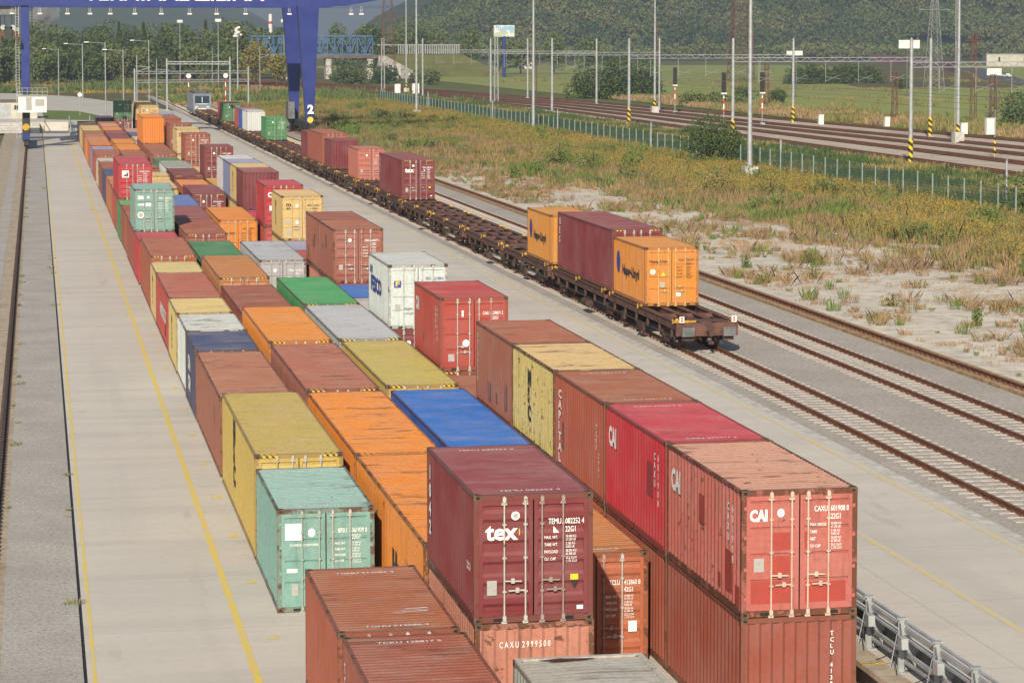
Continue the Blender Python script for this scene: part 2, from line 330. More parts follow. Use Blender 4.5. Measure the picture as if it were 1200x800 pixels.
# main line further right: several tracks bending left far away
def curve_pts(pts,step=6.):
    pts=[Vector((x,y,0)) for x,y in pts]; out=[]
    for i in range(len(pts)-1):
        p0=pts[max(i-1,0)];p1=pts[i];p2=pts[i+1];p3=pts[min(i+2,len(pts)-1)]; n=max(2,int((p2-p1).length/step))
        for k in range(n):
            t=k/n; out.append(.5*((2*p1)+(p2-p0)*t+(2*p0-5*p1+4*p2-p3)*t*t+(3*p1-p0-3*p2+p3)*t**3))
    return out+[pts[-1]]
def ribbon(mb,pts,off0,off1,z,mi=0,z2=None):
    vs=[];n=len(pts)
    for i,p in enumerate(pts):
        d=(pts[min(i+1,n-1)]-pts[max(i-1,0)]).normalized(); nrm=Vector((d.y,-d.x,0))
        a=p+nrm*off0; b=p+nrm*off1; vs+= [(a.x,a.y,z),(b.x,b.y,z if z2 is None else z2)]
    mb.add(vs,[(2*i,2*i+1,2*i+3,2*i+2) for i in range(n-1)],mi)
tr=[[(101.5,80),(101.5,280),(102.5,400),(103,480),(99,560),(82,700),(40,850),(-60,1000)],
    [(111,80),(111,280),(109.5,400),(108.7,480),(104.5,560),(87,705),(45,858),(-56,1008)],
    [(119.5,80),(119.5,280),(116,400),(114.4,480),(110,560),(92,710),(50,866),(-52,1016)],
    [(128,80),(127.5,280),(121.7,400),(120,480),(115.6,562),(97,716),(55,874),(-48,1024)],
    [(138,80),(137,280),(131.5,400),(126,490),(121.2,566),(102,722),(60,882),(-44,1032)]]
cen=curve_pts(tr[0]); last=curve_pts(tr[4])
mb=MB(); vs=[]; 
for p,q in zip(cen,last): vs+=[(p.x-3.5,p.y-1,-.08),(q.x+3.5,q.y+1,-.08)]
n=min(len(cen),len(last)); mb.add(vs,[(2*i,2*i+1,2*i+3,2*i+2) for i in range(n-1)])
struct('main_line_bed',mb,[M['pballast']])
for p in tr:
    c=curve_pts(p); mb=MB(); ribbon(mb,c,-1.25,1.25,.02); struct('track_bed',mb,[M['bballast']])
    mb=MB()
    for s in (-.75,.75):
        ribbon(mb,c,s-.06,s+.06,.20); ribbon(mb,c,s-.06,s-.06,.03,0,.20); ribbon(mb,c,s+.06,s+.06,.20,0,.03)
    struct('railway_rails',mb,[M['railsteel']])
CAM_SCALE,FLOOR_Z=1.,0.
# ------------------------------------------------------------------ lettering
WORDS={}
def word_verts(txt,bold=.0):
    k=(txt,bold)
    if k not in WORDS:
        cu=bpy.data.curves.new('t','FONT'); cu.body=txt; cu.size=1.; cu.resolution_u=2; cu.offset=bold; cu.fill_mode='FRONT'
        o=bpy.data.objects.new('t',cu); COL.objects.link(o); dg=bpy.context.evaluated_depsgraph_get(); dg.update()
        me=o.evaluated_get(dg).to_mesh()
        WORDS[k]=([tuple(v.co) for v in me.vertices],[tuple(p.vertices) for p in me.polygons])
        o.evaluated_get(dg).to_mesh_clear(); bpy.data.objects.remove(o); bpy.data.curves.remove(cu)
    return WORDS[k]
LMI={'w':0,'k':1,'b':2,'y':3,'g':4,'r':5}; LM=[M['lwhite'],M['lblack'],M['lblue'],M['lyellow'],M['lgrey'],M['lred']]
def put_word(mb,txt,o,u,v,size,c='w',bold=.02,sx=1.,slant=0.,center=False):
    # text baseline start o, direction u, up v
    if not txt.strip(): return
    vs,fs=word_verts(txt,bold); o=Vector(o);u=Vector(u);v=Vector(v)
    s=size/.72; w=max(p[0] for p in vs) if center else 0
    mb.add([o+u*((p[0]-w/2)*s*sx+p[1]*s*slant)+v*p[1]*s for p in vs],fs,LMI[c])
def disc(mb,o,u,v,r,c,n=18,r2=None):
    o=Vector(o);u=Vector(u);v=Vector(v)
    mb.add([o+u*math.cos(2*math.pi*i/n)*(r2 or r)+v*math.sin(2*math.pi*i/n)*r for i in range(n)],[tuple(range(n))],LMI[c])
def quad(mb,o,u,v,w,h,c):
    o=Vector(o);u=Vector(u);v=Vector(v); mb.add([o,o+u*w,o+u*w+v*h,o+v*h],[(0,1,2,3)],LMI[c])
UX,UZ,UY=(1,0,0),(0,0,1),(0,-1,0)
DY=-.003
def door_text(kind,Hh):
    """lettering on the right and the left door leaf; returns two builders"""
    l,r=MB(),MB()
    def code(c,a,b,ty,rows=4,top=Hh-.62,unit=('MAX. WT.','TARE WT.','PAYLOAD','CU. CAP.'),s=.115):
        K=.64
        put_word(r,a,(.30,DY,top),UX,UZ,s,c,.012,K); put_word(r,b,(.645,DY,top),UX,UZ,s,c,.012,K); put_word(r,ty,(.645,DY,top-.165),UX,UZ,s,c,.012,K)
        for i in range(rows):
            z=top-.30-.145*i; put_word(r,unit[i],(.215,DY,z),UX,UZ,.062,c,.012,.72)
            put_word(r,('30.480 KG','2.185 KG','28.295 KG','33.2 CU.M')[i],(.655,DY,z+.02),UX,UZ,.05,c,.008,.72); put_word(r,('67.200 LB','4.820 LB','62.380 LB','1.172 CU.F')[i],(.655,DY,z-.045),UX,UZ,.05,c,.008,.72)
    if kind=='tex':
        put_word(l,'tex',(-.97,DY,Hh-.90),UX,UZ,.335,'w',.03,1.02); disc(l,(-.37,DY,Hh-.43),UX,UZ,.088,'w'); disc(l,(-.37,DY-.002,Hh-.43),UX,UZ,.05,'g')
        quad(l,(-.30,DY,Hh-.82),UX,UZ,.018,.13,'y'); quad(l,(-.95,DY,.57),UX,UZ,.2,.30,'g')
        code('w','TEMU','082252 4','22G1'); quad(r,(.75,DY,.83),UX,UZ,.16,.115,'y'); r.add([(.75,DY,.81),(.91,DY,.81),(.83,DY,.66)],[(0,2,1)],LMI['k']); quad(r,(.88,DY,.23),UX,UZ,.13,.08,'w'); r.add([(.40,DY,Hh-.80),(.40,DY,Hh-.66),(.52,DY,Hh-.80)],[(0,2,1)],LMI['w'])
    elif kind=='cai':
        put_word(l,'CAI',(-1.05,DY,Hh-.62),UX,UZ,.225,'w',.05,.74); disc(l,(-.40,DY,Hh-.47),UX,UZ,.088,'w',18,.075)
        quad(l,(-.96,DY,.93),UX,UZ,.21,.28,'g'); code('w','CAXU','601908 0','22G1',4,Hh-.46,('MAX GROSS','TARE','NET','CU CAP'),.115); PATCH.append(0)
    elif kind=='msc':
        put_word(l,'m',(-.93,DY,Hh-.62),UX,UZ,.25,'k',.03,1.1); put_word(l,'sc',(-.90,DY,Hh-.80),UX,UZ,.18,'k',.025,1.05); disc(l,(-.30,DY,Hh-.58),UX,UZ,.09,'w'); disc(l,(-.30,DY,1.05),UX,UZ,.09,'w'); quad(l,(-.97,DY,.95),UX,UZ,.26,.24,'g'); disc(l,(-.82,DY,.48),UX,UZ,.16,'g')
        code('k','MSCU','417265 3','22G1')
    elif kind=='hl':
        put_word(l,'Hapag-Lloyd',(-1.02,DY,Hh-.68),UX,UZ,.13,'k',.02,.95); disc(l,(-.86,DY,Hh-1.08),UX,UZ,.12,'w'); l.add([(-.5,DY,1.32),(-.28,DY,1.32),(-.39,DY,1.52)],[(0,1,2)],LMI['y']); quad(l,(-.55,DY,.8),UX,UZ,.24,.26,'g'); quad(r,(.2,DY,.42),UX,UZ,.2,.17,'w'); code('k','HLXU','206314 7','22G1')
    elif kind=='hapag_code':
        put_word(l,'Hapag-Lloyd',(-1.0,DY,Hh-.9),UX,UZ,.13,'k',.02,.95); l.add([(-.5,DY,.42),(-.3,DY,.42),(-.4,DY,.6)],[(0,1,2)],LMI['y']); code('k','HLBU','118032 5','45G1')
    elif kind=='bfsu':
        quad(l,(-1.02,DY,Hh-.78),UX,UZ,.42,.42,'w'); disc(l,(-.36,DY,Hh-.6),UX,UZ,.11,'w',18,.09); quad(l,(-.98,DY,1.0),UX,UZ,.26,.1,'w'); put_word(l,'FLORENS CONTAINER',(-.9,DY,Hh-.93),UX,UZ,.06,'w',.01,.9)
        quad(l,(-.86,DY,.42),UX,UZ,.16,.3,'g'); quad(l,(-.5,DY,Hh-1.22),UX,UZ,.2,.2,'w') if False else None
        code('w','BFSU','361939 0','22G1')
    elif kind=='fesco':
        quad(l,(-.98,DY,Hh-.92),UX,UZ,.28,.28,'b'); put_word(l,'F',(-.93,DY-.003,Hh-.86),UX,UZ,.2,'y',.04,1.3); quad(l,(-.94,DY,.72),UX,UZ,.2,.28,'g'); disc(l,(-.3,DY,1.15),UX,UZ,.08,'w'); code('b','FESU','221480 6','22G1')
    elif kind=='red20':
        quad(l,(-.45,DY,Hh-.68),UX,UZ,.07,.22,'w'); disc(l,(-.30,DY,.98),UX,UZ,.12,'w'); quad(l,(-.93,DY,.34),UX,UZ,.22,.26,'g'); code('w','CAIU','278071 2','22G1')
    elif kind=='tclu':
        code('w','TCLU','413860 8','42G1',4,Hh-.75); quad(r,(.75,DY,.75),UX,UZ,.2,.25,'w')
    elif kind=='turq2':
        quad(l,(-.96,DY,Hh-.62),UX,UZ,.32,.2,'w'); quad(l,(-.94,DY,Hh-1.0),UX,UZ,.36,.1,'w'); quad(l,(-.5,DY,Hh-1.05),UX,UZ,.36,.2,'w'); disc(l,(-.8,DY,1.02),UX,UZ,.19,'w'); disc(l,(-.8,DY-.002,1.02),UX,UZ,.14,'g'); disc(l,(-.35,DY,Hh-.5),UX,UZ,.08,'w'); code('w','BFSU','320417 5','22G1')
    elif kind=='oel':
        put_word(l,'OEL',(-1.0,DY,Hh-.75),UX,UZ,.3,'w',.05,1.); quad(l,(-.9,DY,1.0),UX,UZ,.3,.3,'w'); code('w','OELU','203317 4','22G1')
    elif kind=='picture':
        quad(l,(-.95,DY,Hh-1.0),UX,UZ,.5,.5,'w'); l.add([(-.9,DY-.003,Hh-.92),(-.5,DY-.003,Hh-.92),(-.5,DY-.003,Hh-.6)],[(0,1,2)],LMI['k']); code('w','TGHU','331754 0','45G1')
    else:
        a,b,ty,c=kind; code(c,a,b,ty); quad(l,(-.93,DY,.62),UX,UZ,.2,.26,'g'); disc(l,(-.4,DY,Hh-.55),UX,UZ,.09,'w')
    return l,r
PATCH=[]
def side_text(kind,L,Hh):
    """marks painted on the long side that faces left (x = -W/2)"""
    mb=MB(); x=-W/2-.004
    def hor(t,y,z,s,c,bold=.03,sx=1.,sl=0.): put_word(mb,t,(x,y,z),UY,UZ,s,c,bold,sx,sl)
    def ver(t,y,z,s,c='w',bold=.03,dz=1.3,sx=1.):
        for i,ch in enumerate(t): put_word(mb,ch,(x,y,z-i*s*dz),UY,UZ,s,c,bold,sx)
    if kind=='cai': hor('CAI',L-.42,Hh-.92,.46,'w',.05,.78); ver('CAXU',1.05,Hh-.55,.16); ver('601908',.7,Hh-.55,.16); 
    elif kind=='tex': ver('1042',L-.35,Hh-.62,.30,'w',.04,1.35,1.3); put_word(mb,'22G1',(x,.8,1.0),UY,UZ,.16,'w')
    elif kind=='capital': ver('CAPITAL',L-.55,Hh-.62,.225,'w',.04,1.28,1.9); ver('TCKU',.9,Hh-.8,.13); ver('2961',.6,1.1,.13)
    elif kind=='msc': ver('MSC',L*.55+.3,Hh-.85,.44,'k',.05,1.16,.95)
    elif kind=='msc40': ver('MSC',L*.62,Hh-.72,.62,'k',.06,1.1,1.1)
    elif kind=='hl':
        disc(mb,(x,L-1.0,Hh*.60),UY,UZ,.5,'b',14,.36); hor('Hapag-Lloyd',L-1.75,Hh*.42,.42,'k',.04,1.1)
    elif kind=='hl40': hor('Hapag-Lloyd',L*.42,Hh*.36,.75,'k',.05,1.)
    elif kind=='hamburg': hor('HAMBURG SUD',L*.66,Hh*.42,.62,'w',.03,.9,.25); ver('SUDU',.8,Hh-.5,.14)
    elif kind=='cma': hor('CMA',L*.7,Hh*.55,.55,'w',.05,.9); hor('CGM',L*.7,Hh*.25,.55,'w',.05,.9)
    elif kind=='fesco': hor('FESCO',L-.8,Hh*.44,.62,'b',.05,1.25); hor('LINE',L-.5,Hh*.72,.3,'b',.04,1.)
    elif kind=='vcode': ver('TCLU4138',L-.3,Hh-.5,.15)
    elif kind=='vbar': ver('BFSU361939',L-.3,Hh-.4,.13,'w',.02,1.35)
    elif kind=='tall': ver('UES',L-.4,Hh-.6,.35)
    elif kind=='k': hor('C',L-.5,Hh-.75,.45,'w',.04)
    elif kind=='navy2': ver('CMA CGM',L*.5,Hh-.5,.25,'w')
    else: ver(kind,L-.35,Hh-.6,.2)
    return mb
# ------------------------------------------------------------------ shipping containers
def corr(a,b,period,depth):
    n=max(1,round((b-a)/period)); p=(b-a)/n; out=[(a,0.)]
    for i in range(n):
        s=a+i*p; out+=[(s+p*.13,0.),(s+p*.37,depth),(s+p*.63,depth),(s+p*.87,0.)]
    return out+[(b,0.)]
def m_frame(L,H):
    mb=MB(); w=W/2
    for sx in (-1,1):
        for y0,y1 in ((0.004,.11),(L-.11,L-.004)):
            a,b=sorted((sx*(w-.004),sx*(w-.105))); mb.box(a,y0,.118,b,y1,H-.118)
        a,b=sorted((sx*(w-.003),sx*(w-.065))); mb.box(a,.178,H-.075,b,L-.178,H-.012); mb.box(a,.178,.02,b,L-.178,.17)
        for yy in (0,L-.178):
            for z0 in (0,H-.118):
                a,b=sorted((sx*w,sx*(w-.162))); mb.box(a,yy,z0,b,yy+.178,z0+.118,1)
                zc=z0+.059; yc=yy+.089
                if yy==0: mb.box(sx*(w-.085)-.035,-.003,zc-.028,sx*(w-.085)+.035,.02,zc+.028,2)
                a,b=sorted((sx*(w+.003),sx*(w-.02))); mb.box(a,yc-.04,zc-.025,b,yc+.04,zc+.025,2)
                if z0>0: mb.box(sx*(w-.085)-.03,yc-.055,H-.02,sx*(w-.085)+.03,yc+.055,H+.003,2)
    for y0 in (.006,L-.07):
        mb.box(-w+.162,y0,H-.115,w-.162,y0+.064,H-.008); mb.box(-w+.162,y0,.012,w-.162,y0+.064,.135)
    mb.box(-w+.07,.08,.10,w-.07,L-.08,.15,2)
    if True:
        mb.box(-.82,.0025,.03,-.62,.03,.10,2); mb.box(.62,.0025,.03,.82,.03,.10,2)
    return mb
def m_side(L,H):
    mb=MB(); w=W/2
    mb.strip(corr(.11,L-.11,.278,.036),lambda p:(-w+.012+p[1],p[0],.165),lambda p:(-w+.012+p[1],p[0],H-.07)); return mb
def m_roof(L,H):
    mb=MB(); w=W/2
    mb.strip(corr(.18,L-.18,.21,.02),lambda p:(-w+.06,p[0],H-.014-p[1]),lambda p:(w-.06,p[0],H-.014-p[1]))
    mb.box(-w+.06,.07,H-.02,w-.06,.185,H-.0105); mb.box(-w+.06,L-.185,H-.02,w-.06,L-.07,H-.0105); return mb
def m_opentop(L,H):
    mb=MB(); w=W/2
    mb.box(-w+.05,.07,H-.03,w-.05,L-.07,H-.02,0)
    for a,b,c,d in ((-w+.02,.03,-w+.12,L-.03),(w-.12,.03,w-.02,L-.03),(-w+.12,.03,w-.12,.14),(-w+.12,L-.14,w-.12,L-.03)): mb.box(a,b,H-.06,c,d,H+.02,0)
    xs=[-w+.12+(W-.24)*i/10 for i in range(11)]
    for i in range(24):
        y0=.14+(L-.28)*i/24; y1=.14+(L-.28)*(i+1)/24
        for a,b in zip(xs,xs[1:]):
            f=lambda x,y: H-.012+.012*math.sin(x*3.1+y*.7)+.014*math.sin(y*4.2)*math.sin(x*1.3+.5)
            mb.add([(a,y0,f(a,y0)),(b,y0,f(b,y0)),(b,y1,f(b,y1)),(a,y1,f(a,y1))],[(0,1,2,3)],0,True)
    return mb
def m_end(L,H):
    mb=MB(); w=W/2
    mb.strip(corr(-w+.105,w-.105,.26,.04),lambda p:(p[0],.014+p[1],.13),lambda p:(p[0],.014+p[1],H-.112)); return mb
def m_door(L,H,sx,style):
    mb=MB(); a,b=(-W/2+.108,-.014) if sx<0 else (.014,W/2-.108); z0,z1=.14,H-.118
    f=.085
    mb.box(a,.012,z0,a+f,.055,z1); mb.box(b-f,.012,z0,b,.055,z1); mb.box(a+f,.012,z0,b-f,.055,z0+.1); mb.box(a+f,.012,z1-.1,b-f,.055,z1)
    prof=[]; n=5 if style=='corr' else 4; A,B=z0+.1,z1-.1; p=(B-A)/n
    if style=='corr':
        for i in range(n):
            s=A+i*p; prof+= [(s,.05),(s+p*.2,.05),(s+p*.36,.014),(s+p*.64,.014),(s+p*.80,.05)]
        prof.append((B,.05))
    else:
        for i in range(n):
            s=A+i*p; prof+=[(s,.014),(s+p-.05,.014),(s+p-.035,.05),(s+p-.012,.05)]
        prof.append((B,.014))
    mb.strip(prof,lambda q:(a+f,q[1],q[0]),lambda q:(b-f,q[1],q[0]))
    # rubber seals and hinges
    mb.box(a-.004,.02,z0,a,.05,z1,1); mb.box(b,.02,z0,b+.004,.05,z1,1); mb.box(a,.02,z1,b,.05,z1+.006,1); mb.box(a,.02,z0-.006,b,.05,z0,1)
    hx=a-.055 if sx<0 else b-.005
    for z in (.35,.95,1.6,H-.4): mb.box(hx,-.006,z,hx+.06,.012,z+.07)
    return mb
def m_rod(H,sx,k):
    mb=MB(); x=sx*((.60,.17)[k]); y=-.026; g=-sx
    mb.cyl((x,y,.03),(x,y,H-.03),.019,n=8)
    for z in (.05,H-.15): mb.box(x-.035,y-.025,z,x+.035,y+.028,z+.10)
    for z in (.62,1.30,H-.62): mb.box(x-.04,y-.012,z,x+.04,y+.036,z+.035)
    for z in (.05,H-.15): mb.box(x-.055,y+.005,z-.06,x+.055,y+.036,z-.01)
    zz=(.86 if k==0 else .67) if sx<0 else (.67 if k==0 else .86)
    d=1 if (sx<0)==(k==0) else -1
    mb.bar((x,y-.02,zz),(x+d*.35,y-.02,zz-.01),.022,.03); mb.box(x+d*.17-.035,y-.035,zz-.05,x+d*.17+.035,y+.036,zz+.05)
    return mb
def m_stripe(L,H):
    mb=MB(); w=W/2
    for a,b in ((-w+.17,-w+.62),(w-.62,w-.17)):
        mb.box(a,.0005,H-.085,b,.02,H-.04); mb.box(a,.03,H-.02,b,.11,H-.006)
    for sx in (-1,1):
        pass
    return mb
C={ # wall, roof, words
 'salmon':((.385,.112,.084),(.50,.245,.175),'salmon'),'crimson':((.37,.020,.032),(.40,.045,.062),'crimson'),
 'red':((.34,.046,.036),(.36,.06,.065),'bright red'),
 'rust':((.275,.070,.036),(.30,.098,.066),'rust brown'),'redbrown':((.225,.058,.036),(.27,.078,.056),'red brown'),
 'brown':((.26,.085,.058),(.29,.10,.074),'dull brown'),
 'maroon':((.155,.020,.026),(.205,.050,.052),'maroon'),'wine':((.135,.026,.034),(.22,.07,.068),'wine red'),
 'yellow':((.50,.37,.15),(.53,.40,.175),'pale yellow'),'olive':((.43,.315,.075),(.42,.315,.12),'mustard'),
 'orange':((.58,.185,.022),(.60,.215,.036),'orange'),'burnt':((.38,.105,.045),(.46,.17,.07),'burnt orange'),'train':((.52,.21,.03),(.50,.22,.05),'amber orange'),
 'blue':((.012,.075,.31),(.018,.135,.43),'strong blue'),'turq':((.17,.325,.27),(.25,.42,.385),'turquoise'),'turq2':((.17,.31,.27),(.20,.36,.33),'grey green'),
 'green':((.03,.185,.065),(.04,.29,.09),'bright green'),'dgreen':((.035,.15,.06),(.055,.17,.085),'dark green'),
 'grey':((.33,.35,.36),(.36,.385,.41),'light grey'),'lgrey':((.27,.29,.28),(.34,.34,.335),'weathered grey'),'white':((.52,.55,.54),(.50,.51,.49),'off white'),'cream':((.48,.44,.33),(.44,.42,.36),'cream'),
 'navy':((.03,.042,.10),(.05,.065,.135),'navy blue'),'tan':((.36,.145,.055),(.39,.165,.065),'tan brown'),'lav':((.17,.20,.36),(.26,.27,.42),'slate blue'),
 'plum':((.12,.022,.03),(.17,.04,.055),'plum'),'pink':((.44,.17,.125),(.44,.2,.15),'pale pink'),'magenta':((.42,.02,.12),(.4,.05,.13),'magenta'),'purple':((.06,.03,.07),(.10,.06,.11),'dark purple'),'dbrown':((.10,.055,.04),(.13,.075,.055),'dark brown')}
GALV=(.46,.44,.40)
def make_container(loc,L,H,front,ck,wear,decal=None,side=None,style='corr',opentop=False,name='shipping_container',label='',group='',stripes=None,roofc=None,rods=None,roofmark=None,endmark=None,tear=False,scrape=False):
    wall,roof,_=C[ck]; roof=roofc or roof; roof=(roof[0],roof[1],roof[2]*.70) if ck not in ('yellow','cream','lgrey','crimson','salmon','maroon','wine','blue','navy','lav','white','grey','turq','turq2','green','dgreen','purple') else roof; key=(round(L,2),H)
    j=lambda c,a=.06:tuple(max(.005,x*(1+rng.uniform(-a,a))) for x in c)
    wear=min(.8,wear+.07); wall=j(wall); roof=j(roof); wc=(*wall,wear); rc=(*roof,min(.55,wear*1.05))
    t=thing(name,label,'shipping container',loc,0,group)
    fr=tuple(a*.55+b*.45 for a,b in zip(wall,(.13,.065,.04)))
    link('frame',cached(('frame',)+key,lambda:m_frame(L,H),[M['frame'],M['cast'],M['dark']]),None,t,color=(*fr,wear))
    me=cached(('side_wall',)+key,lambda:m_side(L,H),[M['wall']])
    link('side_wall',me,None,t,color=wc); o=link('side_wall',me,None,t,(0,L,0),math.pi,wc)
    if opentop: link('roof_tarpaulin',cached(('open',)+key,lambda:m_opentop(L,H),[M['roof']]),None,t,color=rc)
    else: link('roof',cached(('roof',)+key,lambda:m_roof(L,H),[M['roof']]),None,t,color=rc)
    me=cached(('end_wall',)+key,lambda:m_end(L,H),[M['wall']]); link('end_wall',me,None,t,(0,L,0),math.pi,wc)
    if (H>2.8 and L>9) if stripes is None else stripes: link('hazard_stripe',cached(('stripe',)+key,lambda:m_stripe(L,H),[M['stripe']]),None,t)
    if front=='E':
        e=link('end_wall',me,None,t,color=wc)
        if endmark:
            mb=MB()
            if endmark[0]=='|':
                for i,ch in enumerate(endmark[1:]): put_word(mb,ch,(.66,.008,H-.42-i*.13),UX,UZ,.095,'w',.01,.9)
            else: put_word(mb,endmark,(-.72,.008,H-.50),UX,UZ,.13,'w',.01,.62)
            link('lettering',mb,LM,e)
    else:
        ld=[]
        for sx in (-1,1):
            d=link('door',cached(('door',sx,style)+key,lambda:m_door(L,H,sx,style),[M['wall'],M['dark']]),None,t,color=(*wall,wear*.8)); ld.append(d)
            for k in (0,1):
                rd=rods or (GALV if rng.random()<.65 else tuple(a*.5+b*.5 for a,b in zip(GALV,wall)))
                link('lock_rod',cached(('rod',sx,k,H),lambda:m_rod(H,sx,k),[M['frame']]),None,d,color=(*rd,.15))
        if decal:
            if ('dec',decal,H) not in CACHE:
                a,b=door_text(decal,H); CACHE[('dec',decal,H)]=(a.mesh('lettering'),b.mesh('lettering')); setm(CACHE[('dec',decal,H)][0],LM); setm(CACHE[('dec',decal,H)][1],LM)
            for d,me in zip(ld,CACHE[('dec',decal,H)]):
                if len(me.polygons): link('lettering',me,None,d)
    if side: link('lettering',cached(('side',side)+key,lambda:side_text(side,L,H),LM),None,t)
    if loc[1]<150 and decal!='cai' and rng.random()<.5:
        for q in range(rng.randint(1,3)):
            y=rng.uniform(.5,L-1.2); z=rng.uniform(.3,H-1.1); w=rng.choice((.28,.42,.56)); h=rng.uniform(.3,.8); f=rng.choice((.72,.85,1.18))
            mb=MB(); mb.add([(-W/2+.008,y+w,z),(-W/2+.008,y,z),(-W/2+.008,y,z+h),(-W/2+.008,y+w,z+h)],[(0,1,2,3)]); link('paint_patch',mb,[M['wall']],t,color=(*[min(.8,a*f) for a in wall],wear*.5))
    if tear:
        mb=MB(); pts=[(-.35+.95*math.cos(a)*.5*(1+.25*math.sin(5*a)),L-.30+.10*math.sin(a)*(1+.3*math.cos(3*a)),H+.024) for a in [i*math.pi/12 for i in range(24)]]; mb.add([(x+.1,y,z) for x,y,z in pts],[tuple(range(24))]); link('tarpaulin_tear',mb,[simple('dark_red_tear',(.10,.025,.025),(.05,.02,.02),6,.9)],t)
    if scrape:
        mb=MB()
        for x0,x1,y0,w in ((.05,.85,1.62,.05),(.18,.9,1.75,.035),(.3,.88,1.88,.06),(-.1,.4,1.50,.02),(.4,.95,1.35,.02)): mb.add([(x0,y0,H-.0085),(x1,y0+.03,H-.0085),(x1-.04,y0+.03+w,H-.0085),(x0+.12,y0+w*.6,H-.0085)],[(0,1,2,3)])
        link('paint_scrape',mb,[M['lwhite']],t)
    if roofmark:
        mb=MB(); c='w' if ck not in ('yellow','olive','orange') else 'k'
        for yy in (.42,L-.62): put_word(mb,roofmark,(-.62,yy,H-.009),UX,(0,1,0),.13,c,.01,1.05)
        link('roof_number',mb,LM,t)
    if decal=='cai':
        PM=simple('fresh_red_touch_up',(.34,.055,.04),(.29,.05,.04),3,.5)
        for sx,rs in ((-1,((-.56,1.36,.36,.36),(-.56,.84,.36,.40),(-1.02,.28,.85,.46))),(1,((.1,1.36,.1,.36),(.12,.28,.86,.42)))):
            for x,z,w,h in rs:
                m=MB(); m.add([(x,.009,z),(x+w,.009,z),(x+w,.009,z+h),(x,.009,z+h)],[(0,1,2,3)]); link('paint_patch',m,[PM],ld[0 if sx<0 else 1])
        for y,z,w,h in ((2.9,1.35,.42,.62),(.75,.35,.5,.85),(.2,.2,.3,.4),(1.6,.3,.2,.3)):
            m=MB(); m.add([(-W/2+.006,y+w,z),(-W/2+.006,y,z),(-W/2+.006,y,z+h),(-W/2+.006,y+w,z+h)],[(0,1,2,3)]); link('paint_patch',m,[PM],t)
    return t
G1=('TGHU','512086 4','22G1','w');G2=('GESU','308841 7','22G1','w');G3=('TTNU','927150 2','45G1','w');G4=('MEDU','285513 6','45G1','k');G5=('CRXU','640377 1','22G1','w')
ROWX={'A':5.75,'B':8.47,'C':11.17,'D':13.83}
